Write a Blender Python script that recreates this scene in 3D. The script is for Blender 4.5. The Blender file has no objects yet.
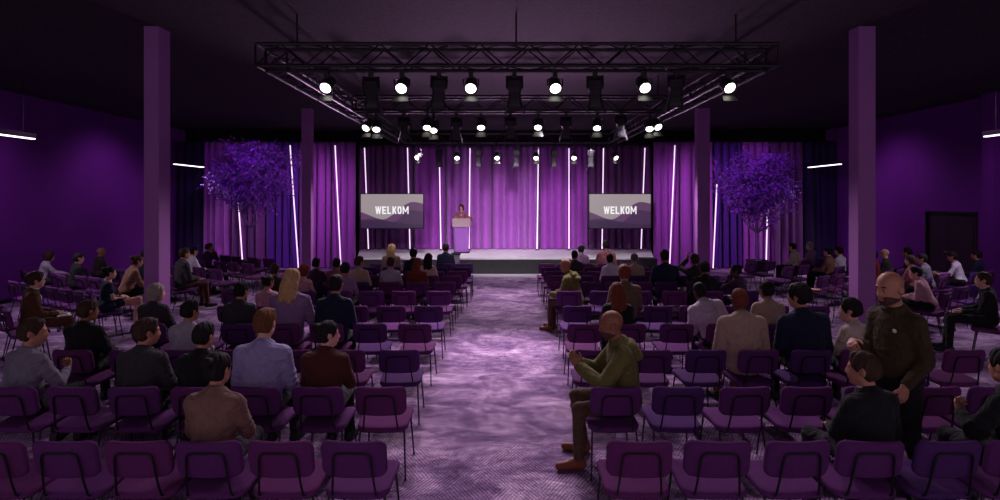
import bpy, math, random
import numpy as np
from mathutils import Vector, Matrix

SC = bpy.context.scene
COL = SC.collection
F = 520.0          # focal length in pixels of the 1000x500 picture
HC = 2.40          # camera height
HY = 200.0         # horizon line in the picture
CEIL = 4.94
rad = math.radians


def wx(px, d):
    return (px - 500.0) * d / F


def wz(py, d):
    return HC - (py - HY) * d / F


# ---------------------------------------------------------------- materials
MATS = {}


def srgb(r, g, b):
    def f(c):
        c /= 255.0
        return c / 12.92 if c <= 0.04045 else ((c + 0.055) / 1.055) ** 2.4
    return (f(r), f(g), f(b), 1.0)


def mat(name, col, rough=0.8, var=0.12, nscale=14.0, bump=0.0, bscale=60.0, metal=0.0, spec=0.3, sheen=0.0, emit=0.0, ecol=None, wrinkle=0.0):
    if name in MATS:
        return MATS[name]
    m = bpy.data.materials.new(name)
    m.use_nodes = True
    nt = m.node_tree
    b = nt.nodes['Principled BSDF']
    b.inputs['Roughness'].default_value = rough
    b.inputs['Metallic'].default_value = metal
    b.inputs['Specular IOR Level'].default_value = spec
    if sheen:
        b.inputs['Sheen Weight'].default_value = sheen
        b.inputs['Sheen Roughness'].default_value = 0.45
    tc = nt.nodes.new('ShaderNodeTexCoord')
    if var > 0:
        n = nt.nodes.new('ShaderNodeTexNoise')
        n.inputs['Scale'].default_value = nscale
        n.inputs['Detail'].default_value = 4
        r = nt.nodes.new('ShaderNodeValToRGB')
        lo = [c * (1 - var) for c in col[:3]] + [1]
        hi = [min(1, c * (1 + var)) for c in col[:3]] + [1]
        r.color_ramp.elements[0].position = 0.3
        r.color_ramp.elements[1].position = 0.7
        r.color_ramp.elements[0].color = lo
        r.color_ramp.elements[1].color = hi
        nt.links.new(tc.outputs['Object'], n.inputs['Vector'])
        nt.links.new(n.outputs['Fac'], r.inputs['Fac'])
        nt.links.new(r.outputs['Color'], b.inputs['Base Color'])
    else:
        b.inputs['Base Color'].default_value = col
    last = None
    for sc_, st_, dist in ((bscale, bump, 0.004), (7.0, wrinkle, 0.05)):
        if st_ > 0:
            n2 = nt.nodes.new('ShaderNodeTexNoise')
            n2.inputs['Scale'].default_value = sc_
            n2.inputs['Detail'].default_value = 3
            if dist > 0.01:
                n2.inputs['Distortion'].default_value = 1.2
            bp = nt.nodes.new('ShaderNodeBump')
            bp.inputs['Strength'].default_value = st_
            bp.inputs['Distance'].default_value = dist
            nt.links.new(tc.outputs['Object'], n2.inputs['Vector'])
            nt.links.new(n2.outputs['Fac'], bp.inputs['Height'])
            if last is not None:
                nt.links.new(last.outputs['Normal'], bp.inputs['Normal'])
            nt.links.new(bp.outputs['Normal'], b.inputs['Normal'])
            last = bp
    if emit > 0:
        b.inputs['Emission Color'].default_value = ecol or col
        b.inputs['Emission Strength'].default_value = emit
    MATS[name] = m
    return m


# ---------------------------------------------------------------- mesh builder
class MB:
    def __init__(self):
        self.v, self.f = [], []

    def add(self, vs, fs):
        o = len(self.v)
        self.v.extend(tuple(p) for p in vs)
        self.f.extend(tuple(i + o for i in q) for q in fs)
        return self

    def box(self, c, s, rot=None):
        vs = []
        for z in (-.5, .5):
            for x, y in ((-.5, -.5), (.5, -.5), (.5, .5), (-.5, .5)):
                p = Vector((x * s[0], y * s[1], z * s[2]))
                if rot is not None:
                    p = rot @ p
                vs.append(p + Vector(c))
        return self.add(vs, [(3, 2, 1, 0), (4, 5, 6, 7), (0, 1, 5, 4), (1, 2, 6, 5), (2, 3, 7, 6), (3, 0, 4, 7)])

    def bbox(self, lo, hi):
        return self.box([(a + b) / 2 for a, b in zip(lo, hi)], [b - a for a, b in zip(lo, hi)])

    def tube(self, pts, r, n=8, caps=True):
        pts = [Vector(p) for p in pts]
        rs = r if isinstance(r, (list, tuple)) else [r] * len(pts)
        m = len(pts)
        vs = []
        ref = None
        for i, p in enumerate(pts):
            t = (pts[min(i + 1, m - 1)] - pts[max(i - 1, 0)])
            if t.length < 1e-9:
                t = Vector((0, 0, 1))
            t.normalize()
            if ref is None:
                ref = t.orthogonal().normalized()
            else:
                ref = (ref - t * ref.dot(t))
                ref = ref.normalized() if ref.length > 1e-6 else t.orthogonal().normalized()
            bi = t.cross(ref)
            k = 1.0
            if 0 < i < m - 1:
                a = (p - pts[i - 1]).normalized()
                k = 1.0 / max(0.6, math.sqrt(max(0.0, (1 + a.dot((pts[i + 1] - p).normalized())) / 2)))
            for j in range(n):
                an = 2 * math.pi * j / n
                vs.append(p + (ref * math.cos(an) + bi * math.sin(an)) * rs[i] * k)
        fs = []
        for i in range(m - 1):
            for j in range(n):
                a, b = i * n + j, i * n + (j + 1) % n
                fs.append((a, b, b + n, a + n))
        if caps:
            fs.append(tuple(range(n - 1, -1, -1)))
            fs.append(tuple((m - 1) * n + j for j in range(n)))
        return self.add(vs, fs)

    def lathe(self, prof, n=16, M=None):
        """prof: list of (radius, height) turned about local z, placed by matrix M"""
        vs, fs = [], []
        for r, h in prof:
            for j in range(n):
                an = 2 * math.pi * j / n
                vs.append(Vector((r * math.cos(an), r * math.sin(an), h)))
        m = len(prof)
        for i in range(m - 1):
            for j in range(n):
                a, b = i * n + j, i * n + (j + 1) % n
                fs.append((a, b, b + n, a + n))
        fs.append(tuple(range(n - 1, -1, -1)))
        fs.append(tuple((m - 1) * n + j for j in range(n)))
        if M is not None:
            vs = [M @ v for v in vs]
        return self.add(vs, fs)

    def pad(self, w, h, t, rc, re, warp, nc=5, seg=7):
        """a padded slab: rounded outline w x h, thickness t, rounded edge re; warp maps (u, v, n) to a point"""
        def outline(ins):
            W, H, R = w / 2 - ins, h / 2 - ins, max(rc - ins, 0.004)
            out = []
            for cx, cy, a0 in ((W - R, H - R, 0), (-W + R, H - R, 90), (-W + R, -H + R, 180), (W - R, -H + R, 270)):
                for k in range(nc + 1):
                    a = rad(a0 + 90 * k / nc)
                    out.append((cx + R * math.cos(a), cy + R * math.sin(a)))
            # straight sides get points in the middle, so the slab can bend
            full = []
            for i, p in enumerate(out):
                full.append(p)
                if i % (nc + 1) == nc:
                    q = out[(i + 1) % len(out)]
                    for k in range(1, seg):
                        full.append((p[0] + (q[0] - p[0]) * k / seg, p[1] + (q[1] - p[1]) * k / seg))
            return full
        rings = []
        mi = min(w, h) / 2
        for fr in (0.12, 0.45, 0.75):
            rings.append((mi - (mi - re) * fr, -t / 2 - 0.004 * (1 - fr)))
        for k in range(0, 7):
            a = rad(-90 + 30 * k)
            rings.append((re - re * math.cos(a), (t / 2 - re if math.sin(a) > 0 else -(t / 2 - re)) + re * math.sin(a)))
        for fr in (0.75, 0.45, 0.12):
            rings.append((mi - (mi - re) * fr, t / 2 + 0.006 * (1 - fr)))
        vs, N = [], None
        for ins, nn in rings:
            o = outline(min(ins, mi - 0.003))
            N = len(o)
            vs.extend(warp(u, v, nn) for u, v in o)
        fs = []
        for i in range(len(rings) - 1):
            for j in range(N):
                a, b = i * N + j, i * N + (j + 1) % N
                fs.append((a, b, b + N, a + N))
        fs.append(tuple(range(N - 1, -1, -1)))
        fs.append(tuple((len(rings) - 1) * N + j for j in range(N)))
        return self.add(vs, fs)

    def mesh(self, name, smooth=True, angle=40):
        me = bpy.data.meshes.new(name)
        me.from_pydata(self.v, [], self.f)
        me.validate()
        me.update()
        if smooth:
            me.polygons.foreach_set('use_smooth', [True] * len(me.polygons))
            try:
                me.set_sharp_from_angle(angle=rad(angle))
            except Exception:
                pass
        return me

    def build(self, name, m, parent=None, smooth=True, angle=40):
        me = self.mesh(name, smooth, angle)
        if m is not None:
            me.materials.append(m)
        return link(name, me, parent)


def link(name, me, parent=None):
    o = bpy.data.objects.new(name, me)
    COL.objects.link(o)
    if parent is not None:
        o.parent = parent
    return o


def tag(o, label, cat, group=None):
    o['label'] = label
    o['category'] = cat
    if group:
        o['group'] = group
    return o


def thing(name, label, cat, loc=(0, 0, 0), rz=0.0, group=None):
    o = bpy.data.objects.new(name, None)
    o.empty_display_size = 0.1
    COL.objects.link(o)
    o.location = loc
    o.rotation_euler = (0, 0, rz)
    return tag(o, label, cat, group)


def struct(o):
    o['kind'] = 'structure'
    return o


def copy_tree(o):
    c = o.copy()
    COL.objects.link(c)
    for ch in list(o.children):
        d = ch.copy()
        COL.objects.link(d)
        d.parent = c
        for g in list(ch.children):
            e = g.copy()
            COL.objects.link(e)
            e.parent = d
    return c


ORD = ['first', 'second', 'third', 'fourth', 'fifth', 'sixth', 'seventh', 'eighth', 'ninth', 'tenth', 'eleventh', 'twelfth', 'thirteenth']


# ---------------------------------------------------------------- signed distance bodies
def smin(a, b, k):
    if k <= 0:
        return np.minimum(a, b)
    h = np.clip(0.5 + 0.5 * (b - a) / k, 0, 1)
    return b + (a - b) * h - k * h * (1 - h)


def A3(p):
    return np.asarray(p, dtype=np.float32)


def cap(a, b, r1, r2=None):
    a, b = A3(a), A3(b)
    r2 = r1 if r2 is None else r2
    ba = b - a
    L = max(float(ba @ ba), 1e-9)

    def f(P):
        pa = P - a
        t = np.clip((pa @ ba) / L, 0, 1)
        q = pa - t[:, None] * ba
        return np.sqrt((q * q).sum(1)) - (r1 + (r2 - r1) * t)
    return f


def ell(c, r, R=None):
    c, r = A3(c), A3(r)
    Rm = None if R is None else A3(R)      # rows are the local axes

    def f(P):
        q = P - c
        if Rm is not None:
            q = q @ Rm.T
        k0 = np.sqrt(((q / r) ** 2).sum(1)) + 1e-9
        k1 = np.sqrt(((q / (r * r)) ** 2).sum(1)) + 1e-9
        return k0 * (k0 - 1) / k1
    return f


def tor(c, R, rx, ry, r):
    """elliptic ring in the local xy plane of frame R"""
    c, Rm = A3(c), A3(R)

    def f(P):
        q = (P - c) @ Rm.T
        a = np.sqrt((q[:, 0] / rx) ** 2 + (q[:, 1] / ry) ** 2) + 1e-9
        e = np.abs(a - 1) * np.sqrt(q[:, 0] ** 2 + q[:, 1] ** 2) / a
        return np.sqrt(e * e + q[:, 2] ** 2) - r
    return f


def half(c, n):
    """negative on the side the normal points away from"""
    c, n = A3(c), A3(n)
    n = n / np.linalg.norm(n)
    return lambda P: (P - c) @ n


def boxf(c, hs):
    c, hs = A3(c), A3(hs)

    def f(P):
        q = np.abs(P - c) - hs
        return np.sqrt((np.maximum(q, 0) ** 2).sum(1)) + np.minimum(q.max(1), 0)
    return f


def hash_(t):
    return sum((i + 1) * ord(ch) for i, ch in enumerate(t)) % 997


def strands(c, R, seed):
    """tufts running from the crown down the head"""
    c, Rm = A3(c), A3(np.asarray(R).T)
    p1, p2 = seed * 0.37, seed * 0.91

    def f(P):
        q = (P - c) @ Rm.T
        a = np.arctan2(q[:, 0], q[:, 1] + 0.02)
        return np.sin(a * 13 + p1 + q[:, 2] * 20) * 0.6 + np.sin(a * 23 + p2 - q[:, 2] * 35) * 0.4 + np.sin(q[:, 1] * 110 + p2 + q[:, 0] * 60) * 0.4
    return f


def evaluate(ops, P):
    d = np.full(len(P), 10.0, dtype=np.float32)
    for op, f, k in ops:
        x = f(P)
        if op == 'u':
            d = smin(d, x, k)
        elif op == 's':
            d = -smin(-d, x, k)
        elif op == 'd':
            d = d - x * k
        elif op == 'i':
            d = -smin(-d, -x, k)
    return d


def sdf_mesh(name, ops, lo, hi, h):
    lo = np.asarray(lo, dtype=np.float32)
    B = 4
    n = np.maximum(np.ceil((np.asarray(hi) - lo) / (h * B)).astype(int), 1)
    Hc = h * B
    ci = np.stack(np.meshgrid(*[np.arange(k) for k in n], indexing='ij'), -1).reshape(-1, 3)
    cc = lo + (ci + 0.5 - 0.5 / B) * Hc
    dc = evaluate(ops, cc.astype(np.float32))
    act = np.abs(dc) < Hc * 1.25 + 0.012
    V = np.repeat(np.repeat(np.repeat(dc.reshape(n), B, 0), B, 1), B, 2).astype(np.float32)
    ai = ci[act]
    if len(ai) == 0:
        return None
    off = np.stack(np.meshgrid(*[np.arange(B)] * 3, indexing='ij'), -1).reshape(-1, 3)
    ni = (ai[:, None, :] * B + off[None]).reshape(-1, 3)
    val = evaluate(ops, (lo + ni * h).astype(np.float32))
    V[ni[:, 0], ni[:, 1], ni[:, 2]] = val
    V[0], V[-1] = 1, 1
    V[:, 0], V[:, -1] = 1, 1
    V[:, :, 0], V[:, :, -1] = 1, 1
    S = V < 0
    c = np.zeros([s - 1 for s in S.shape], dtype=np.uint8)
    for dx in (0, 1):
        for dy in (0, 1):
            for dz in (0, 1):
                c += S[dx:S.shape[0] - 1 + dx, dy:S.shape[1] - 1 + dy, dz:S.shape[2] - 1 + dz]
    cells = np.argwhere((c > 0) & (c < 8))
    if len(cells) == 0:
        return None
    idx = np.full(c.shape, -1, dtype=np.int32)
    idx[cells[:, 0], cells[:, 1], cells[:, 2]] = np.arange(len(cells))
    acc = np.zeros((len(cells), 3), dtype=np.float32)
    cnt = np.zeros(len(cells), dtype=np.float32)
    cor = [(x, y, z) for x in (0, 1) for y in (0, 1) for z in (0, 1)]
    for a in cor:
        for b in cor:
            if sum(abs(i - j) for i, j in zip(a, b)) != 1 or a > b:
                continue
            va = V[cells[:, 0] + a[0], cells[:, 1] + a[1], cells[:, 2] + a[2]]
            vb = V[cells[:, 0] + b[0], cells[:, 1] + b[1], cells[:, 2] + b[2]]
            m = (va < 0) != (vb < 0)
            t = np.where(m, va / np.where(va == vb, 1, va - vb), 0)
            pa, pb = A3(a), A3(b)
            acc += np.where(m[:, None], pa + t[:, None] * (pb - pa), 0)
            cnt += m
    verts = lo + (cells + acc / cnt[:, None]) * h
    quads = []
    for ax in range(3):
        o1, o2 = (ax + 1) % 3, (ax + 2) % 3
        sl0 = [slice(None)] * 3
        sl1 = [slice(None)] * 3
        sl0[ax] = slice(0, -1)
        sl1[ax] = slice(1, None)
        s0, s1 = S[tuple(sl0)], S[tuple(sl1)]
        e = np.argwhere(s0 != s1)
        ins = s0[e[:, 0], e[:, 1], e[:, 2]]
        e1, e2 = np.zeros(3, int), np.zeros(3, int)
        e1[o1], e2[o2] = 1, 1
        q = [e - e1 - e2, e - e2, e, e - e1]
        ids = np.stack([idx[k[:, 0], k[:, 1], k[:, 2]] for k in q], 1)
        ids[~ins] = ids[~ins][:, ::-1]
        quads.append(ids)
    quads = np.concatenate(quads)
    quads = quads[(quads >= 0).all(1)]
    me = bpy.data.meshes.new(name)
    me.vertices.add(len(verts))
    me.vertices.foreach_set('co', verts.astype(np.float32).ravel())
    me.loops.add(quads.size)
    me.loops.foreach_set('vertex_index', quads.astype(np.int32).ravel())
    me.polygons.add(len(quads))
    me.polygons.foreach_set('loop_start', np.arange(0, quads.size, 4, dtype=np.int32))
    me.polygons.foreach_set('use_smooth', np.ones(len(quads), dtype=bool))
    me.update(calc_edges=True)
    return me
# ---------------------------------------------------------------- people
def V3(*a):
    return np.array(a, dtype=np.float64)


def rotx(a):
    c, s = math.cos(a), math.sin(a)
    return np.array([[1, 0, 0], [0, c, -s], [0, s, c]])


def roty(a):
    c, s = math.cos(a), math.sin(a)
    return np.array([[c, 0, s], [0, 1, 0], [-s, 0, c]])


def rotz(a):
    c, s = math.cos(a), math.sin(a)
    return np.array([[c, -s, 0], [s, c, 0], [0, 0, 1]])


def nrm(v):
    return v / max(np.linalg.norm(v), 1e-9)


def ik(a, t, l1, l2, pole):
    d = t - a
    D = np.linalg.norm(d)
    if D > (l1 + l2) * 0.985:
        t = a + d / D * (l1 + l2) * 0.985
        d = t - a
        D = np.linalg.norm(d)
    u = d / D
    x = (D * D + l1 * l1 - l2 * l2) / (2 * D)
    hgt = math.sqrt(max(l1 * l1 - x * x, 0))
    p = pole - u * (pole @ u)
    return a + u * x + nrm(p) * hgt, t


def hand_ops(w, d, n, side, curl, k=0.006, s=1.0, spread=0.12):
    """a hand from wrist w pointing along d, palm facing n: a palm, four unequal bent fingers and a thumb"""
    d = nrm(d)
    n = nrm(n - d * (n @ d))
    lat = np.cross(d, n) * side             # towards the thumb
    ops = []
    R = np.array([lat, d, n])
    ops.append(('u', ell(w + d * 0.052 * s, (0.040 * s, 0.052 * s, 0.016 * s), R), 0.02))
    ops.append(('u', cap(w - d * 0.02, w + d * 0.03 * s, 0.024 * s, 0.022 * s), 0.02))
    for i, (o, L) in enumerate(((0.029, 0.072), (0.0095, 0.080), (-0.0095, 0.074), (-0.028, 0.058))):
        L *= s
        base = w + d * (0.090 - 0.004 * abs(i - 1)) * s + lat * o * s
        a1 = curl * (0.55 + 0.08 * i)
        dd = nrm(d + lat * (o / 0.03) * spread * 0.6)
        d1 = nrm(dd * math.cos(a1) + n * math.sin(a1))
        a2 = a1 + curl * 0.75
        d2 = nrm(dd * math.cos(a2) + n * math.sin(a2))
        a3 = a2 + curl * 0.5
        d3 = nrm(dd * math.cos(a3) + n * math.sin(a3))
        p1 = base + d1 * L * 0.46
        p2 = p1 + d2 * L * 0.32
        p3 = p2 + d3 * L * 0.24
        ops += [('u', cap(base - d * 0.012, p1, 0.0095 * s, 0.0088 * s), k), ('u', cap(p1, p2, 0.0088 * s, 0.008 * s), 0.003),
                ('u', cap(p2, p3, 0.008 * s, 0.007 * s), 0.003)]
    tb = w + d * 0.028 * s + lat * 0.028 * s
    t1 = tb + nrm(lat * 0.75 + d * 0.75 + n * 0.35) * 0.040 * s
    t2 = t1 + nrm(lat * 0.25 + d * 0.9 + n * (0.3 + 0.3 * curl)) * 0.034 * s
    ops += [('u', cap(tb, t1, 0.013 * s, 0.0105 * s), 0.012), ('u', cap(t1, t2, 0.0105 * s, 0.008 * s), 0.004)]
    return ops


def pose_arms(kind, S, P, Rt, s, stand):
    """wrist targets, elbow poles, hand directions and palm normals for the two arms (0: left of the person, 1: right)"""
    out = []
    for i, sd in enumerate((-1, 1)):
        t = pole = None
        hd, pn, curl = V3(0, 1, -.15), V3(0, 0, -1), 0.45
        k = kind if isinstance(kind, str) else kind[i]
        pole = V3(sd * 0.5, -0.5, -0.6)
        if k == 'lap':
            t = V3(sd * 0.10, 0.25, 0.665)
            hd = V3(-sd * 0.35, 1, -.12)
        elif k == 'lapin':
            t = V3(sd * 0.085, 0.22, 0.68)
            hd = V3(-sd * 0.9, 0.6, -.05)
            curl = 0.7
        elif k == 'phone':
            t = V3(sd * 0.075, 0.30, 0.80)
            hd = V3(-sd * 0.5, 0.8, 0.3)
            pn = V3(-sd * .7, .1, 0.6)
            curl = 0.9
        elif k == 'clasp':
            t = V3(sd * 0.055, 0.35, 0.90)
            hd = V3(-sd * 0.16, 0.62, 0.78)
            pn = V3(-sd * 1.0, 0.05, 0.1)
            curl = 0.55
            pole = V3(sd * 0.6, -0.1, -0.8)
        elif k == 'clap':
            t = V3(sd * 0.05, 0.30, 1.20)
            hd = V3(-sd * 0.05, 0.25, 0.95)
            pn = V3(-sd * 1.0, 0.05, 0.0)
            curl = 0.25
        elif k == 'chin':
            t = V3(sd * 0.05, 0.20, 1.05)
            hd = V3(-sd * 0.2, -0.1, 0.9)
            pn = V3(0, -1, 0.2)
            curl = 0.9
        elif k == 'fwd':
            t = V3(sd * 0.14, 0.40, 0.80)
            hd = V3(0, 1, 0.15)
            pn = V3(-sd * 1.0, 0, 0)
            curl = 0.9
        elif k == 'knee':
            t = V3(sd * 0.12, 0.38, 0.68)
            hd = V3(-sd * 0.3, 1, -.35)
        elif k == 'raise':
            t = V3(sd * 0.34, 0.22, 1.22)
            hd = V3(sd * 0.25, 0.2, 0.95)
            pn = V3(0, 1, 0.1)
            curl = 0.3
        elif k == 'hang':
            t = V3(sd * 0.19, 0.17, 0.90)
            hd = V3(-sd * 0.05, 0.22, -1)
            pn = V3(-sd * 1, -.2, 0)
            curl = 0.65
            pole = V3(sd * 0.1, -1, 0)
        elif k == 'bent':
            t = V3(sd * 0.13, 0.27, 1.15)
            hd = V3(-sd * 0.55, 0.8, 0.05)
            pn = V3(-sd * 0.6, 0, -.8)
            curl = 0.9
            pole = V3(sd * 0.2, -0.8, -0.6)
        elif k == 'lectern':
            t = V3(sd * 0.2, 0.26, 1.24)
            hd = V3(-sd * 0.3, 1, 0)
        elif k == 'present':
            t = V3(sd * 0.40, 0.30, 1.26)
            hd = V3(sd * 0.75, 0.5, 0.45)
            pn = V3(-sd * .2, 0.2, 1)
            curl = 0.3
            pole = V3(sd * 0.4, -0.4, -0.9)
        if not stand and k in ('clasp', 'clap', 'chin', 'raise', 'fwd', 'phone'):
            t = P + Rt @ ((t - V3(0, 0, 0.56)) * s)
        elif not stand:
            t = V3(t[0], t[1], t[2])
        out.append((t, nrm(pole), nrm(hd), pn, curl))
    return out


SEATCUT = boxf((0, -0.05, 0.35), (0.34, 0.31, 0.123))      # clothes and body rest on the seat pad


def make_person(c, h):
    """c: dict of looks and pose. Everything in local metres, facing +y, floor at z = 0. Returns the Empty."""
    stand = c.get('stand', False)
    s = c.get('s', 1.0)
    fem = c.get('fem', False)
    w = c.get('w', 0.92 if fem else 1.0)
    ss = 1.0 if stand else s
    lean, side, twist = rad(c.get('lean', 4)), rad(c.get('side', 0)), rad(c.get('twist', 0))
    pz = 0.93 if stand else 0.575
    P = V3(0, -0.05 if not stand else 0, pz)
    Rt = rotz(twist) @ roty(side) @ rotx(-lean)
    up = Rt @ V3(0, 0, 1)
    T = lambda x, y, z: P + Rt @ (V3(x, y, z) * ss)      # torso frame, origin at the pelvis
    N = T(0, 0.0, 0.50)
    hy, hp = rad(c.get('hyaw', 0)), rad(c.get('hpitch', 0))
    Rh = rotz(twist * 0.6 + hy) @ roty(side * 0.5) @ rotx(-(lean * 0.35) - hp)
    hs = c.get('hs', 1.0) * (0.97 if fem else 1.0) * (1 + (ss - 1) * 0.6)
    Hc = N + Rt @ V3(0, 0.012, 0.03) * ss + Rh @ V3(0, 0.02, 0.115) * hs
    Hf = lambda x, y, z: Hc + Rh @ (V3(x, y, z) * hs)
    RhT = Rh.T
    RtT = Rt.T

    sh = 0.163 * w
    SL, SR = T(-sh, -0.01, 0.405), T(sh, -0.01, 0.405)
    arms = []
    for i, (t, pole, hd, pn, curl) in enumerate(pose_arms(c.get('arms', 'lap'), (SL, SR), P, Rt, ss, stand)):
        a = (SL, SR)[i]
        e, t = ik(a, t, 0.285 * ss, 0.255 * ss, pole)
        arms.append((a, e, t, hd, pn, curl))

    # legs
    legs = []
    lk = c.get('legs', 'sit')
    for i, sd in enumerate((-1, 1)):
        hip = P + V3(sd * 0.09, 0.0, -0.015)
        if stand:
            hip = P + V3(sd * 0.09, 0, -0.02)
            st = c.get('stride', 0.10) * sd
            an = V3(sd * 0.10, -0.03 + st, 0.085)
            kn, an = ik(hip, an, 0.435, 0.425, V3(sd * 0.1, 1, 0))
            toe = an + V3(sd * 0.02, 0.17, -0.055)
        else:
            kx = sd * (0.11 if not fem else 0.085)
            if lk == 'wide':
                kx = sd * 0.17
            ky = 0.40 - c.get('tuck', 0)
            kn = V3(kx, ky, 0.535)
            an = V3(kx * 0.95, ky + c.get('foot', (0.02, 0.05))[i], 0.085)
            if lk == 'cross' and sd > 0:
                kn = V3(0.03, 0.43, 0.62)
                an = V3(-0.16, 0.52, 0.21)
            elif lk == 'cross':
                kn = V3(-0.05, 0.42, 0.53)
                an = V3(-0.02, 0.37, 0.085)
            toe = an + nrm(V3(sd * 0.18, 1, 0)) * 0.17 + V3(0, 0, -0.055)
        legs.append((hip, kn, an, toe))

    B = 0.012                                            # cloth thickness over the body
    wl = (0.9 if fem else 1.0)

    def torso(g, k=0.05, nk=0.51):
        o = [('u', cap(T(-sh * 0.85, -0.008, 0.392), T(sh * 0.85, -0.008, 0.392), (0.060 + g) * ss), k),
             ('u', cap(T(-sh * 0.80, -0.015, 0.405), T(0, -0.02, 0.470), (0.046 + g) * ss, (0.052 + g) * ss), 0.04),
             ('u', cap(T(sh * 0.80, -0.015, 0.405), T(0, -0.02, 0.470), (0.046 + g) * ss, (0.052 + g) * ss), 0.04),
             ('u', ell(T(0, -0.005, 0.28), ((0.155 * w + g) * ss, (0.105 + g) * ss, (0.19 + g) * ss), RtT), k),
             ('u', ell(T(0, 0.0, 0.12), ((0.148 * w * wl + g) * ss, (0.104 + g) * ss, (0.19 + g) * ss), RtT), k),
             ('u', ell(P + V3(0, 0.0, 0.0), (0.168 * (0.97 if not fem else 1.02) + g, 0.112 + g, 0.105 + g)), k),
             ('u', cap(T(0, -0.012, 0.43), T(0, 0.0, nk), (0.075 + g) * ss, (0.050 + g * 0.7) * ss), 0.05)]
        if fem:
            for x in (-.07, .07):
                o.append(('u', ell(T(x, 0.085, 0.29), ((0.06 + g) * ss, (0.05 + g) * ss, (0.06 + g) * ss), RtT), 0.04))
        return o

    def arm(i, g, upto=1.0, k=0.03):
        a, e, t = arms[i][:3]
        tt = e + (t - e) * upto
        m = (1.0 if not fem else 0.86) * ss
        return [('u', cap(a, e, (0.053 + g) * m, (0.041 + g) * m), k), ('u', cap(e, tt, (0.041 + g) * m, (0.027 + g * 1.2) * m), 0.02)]

    def leg(i, g, upto=1.0):
        hip, kn, an, toe = legs[i]
        aa = kn + (an - kn) * upto
        m = 0.88 if fem and lk == 'cross' else 1.0
        return [('u', cap(hip, kn, (0.079 + g) * m, (0.053 + g) * m), 0.035), ('u', cap(kn, aa, (0.052 + g) * m, (0.034 + g * 1.6) * m), 0.02)]

    # ---- the body: one continuous surface
    body = torso(-0.012)
    for i in (0, 1):
        body += arm(i, -0.004)
        body += leg(i, -0.004)
        hip, kn, an, toe = legs[i]
        body.append(('u', cap(an + V3(0, 0, -0.035), toe + V3(0, 0, 0.01), 0.034, 0.024), 0.02))
    body.append(('u', cap(N - Rt @ V3(0, 0, 0.05), Hf(0, -0.02, -0.055), 0.053 * (0.85 if fem else 1) * ss, 0.050 * hs * (0.88 if fem else 1)), 0.03))
    jw = 0.90 if fem else 1.0
    body += [('u', ell(Hf(0, -0.012, 0.030), A3((0.077, 0.097, 0.092)) * hs, RhT), 0.02),
             ('u', ell(Hf(0, 0.026, -0.035), A3((0.061 * jw, 0.072, 0.084)) * hs, RhT), 0.03),
             ('u', cap(Hf(-0.045 * jw, 0.0, -0.07), Hf(0, 0.055, -0.098), 0.026 * hs, 0.022 * hs), 0.02),
             ('u', cap(Hf(0.045 * jw, 0.0, -0.07), Hf(0, 0.055, -0.098), 0.026 * hs, 0.022 * hs), 0.02),
             ('u', cap(Hf(-0.036, 0.079, 0.020), Hf(0.036, 0.079, 0.020), 0.011 * hs), 0.012),
             ('s', ell(Hf(-0.032, 0.100, 0.000), A3((0.017, 0.014, 0.012)) * hs, RhT), 0.012),
             ('s', ell(Hf(0.032, 0.100, 0.000), A3((0.017, 0.014, 0.012)) * hs, RhT), 0.012),
             ('u', cap(Hf(0, 0.088, 0.006), Hf(0, 0.104, -0.034), 0.009 * hs, 0.0115 * hs), 0.012),
             ('u', cap(Hf(-0.013, 0.097, -0.040), Hf(0.013, 0.097, -0.040), 0.009 * hs), 0.006),
             ('u', cap(Hf(-0.018, 0.089, -0.064), Hf(0.018, 0.089, -0.064), 0.008 * hs), 0.006),
             ('u', cap(Hf(-0.014, 0.088, -0.075), Hf(0.014, 0.088, -0.075), 0.008 * hs), 0.006)]
    for x in (-1, 1):
        body.append(('u', ell(Hf(x * 0.083, -0.012, -0.006), A3((0.012, 0.022, 0.034)) * hs, rotz(rad(-22 * x)) @ RhT), 0.006))
        body.append(('s', ell(Hf(x * 0.097, -0.006, -0.002), A3((0.007, 0.010, 0.018)) * hs, RhT), 0.005))
    for i, sd in enumerate((-1, 1)):
        a, e, t, hd, pn, curl = arms[i]
        body += hand_ops(t, hd, pn, sd, curl, s=(0.92 if fem else 1.02) * (1 + (ss - 1) * 0.5))

    if not stand:
        body.append(('s', SEATCUT, 0.004))
    layers = []                                          # (part name, ops, material, voxel factor)
    style = c.get('top', 'jacket')
    tm = c['topm']
    long_sleeve = style not in ('tee', 'tank', 'dress')
    g = {'jacket': 0.016, 'coat': 0.022, 'hoodie': 0.022, 'shirt': 0.010, 'sweater': 0.015, 'tee': 0.008, 'tank': 0.005, 'dress': 0.008, 'longdress': 0.01}[style]
    top = torso(g, 0.05, 0.465)
    for i in (0, 1):
        if style == 'tank':
            continue
        top += arm(i, g, 0.93) if long_sleeve else [('u', cap(arms[i][0], arms[i][0] + (arms[i][1] - arms[i][0]) * 0.5, 0.062 * ss, 0.056 * ss), 0.03)]
        if style in ('hoodie', 'sweater'):
            a, e, t = arms[i][:3]
            top.append(('u', cap(e + (t - e) * 0.80, e + (t - e) * 0.93, 0.040 * ss, 0.040 * ss), 0.02))
        if style in ('jacket', 'coat', 'hoodie', 'shirt') and long_sleeve:   # sleeve folds at the elbow
            a, e, t = arms[i][:3]
            u1, u2 = nrm(e - a), nrm(t - e)
            for q, fr in ((a, 0.80), (a, 0.62), (a, 0.93)):
                pc = a + (e - a) * fr
                top.append(('u', tor(pc, [np.cross(u1, nrm(np.cross(u1, V3(.2, .5, .1)))), nrm(np.cross(u1, V3(.2, .5, .1))), u1], 0.050 * ss, 0.056 * ss, 0.008), 0.02))
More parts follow.
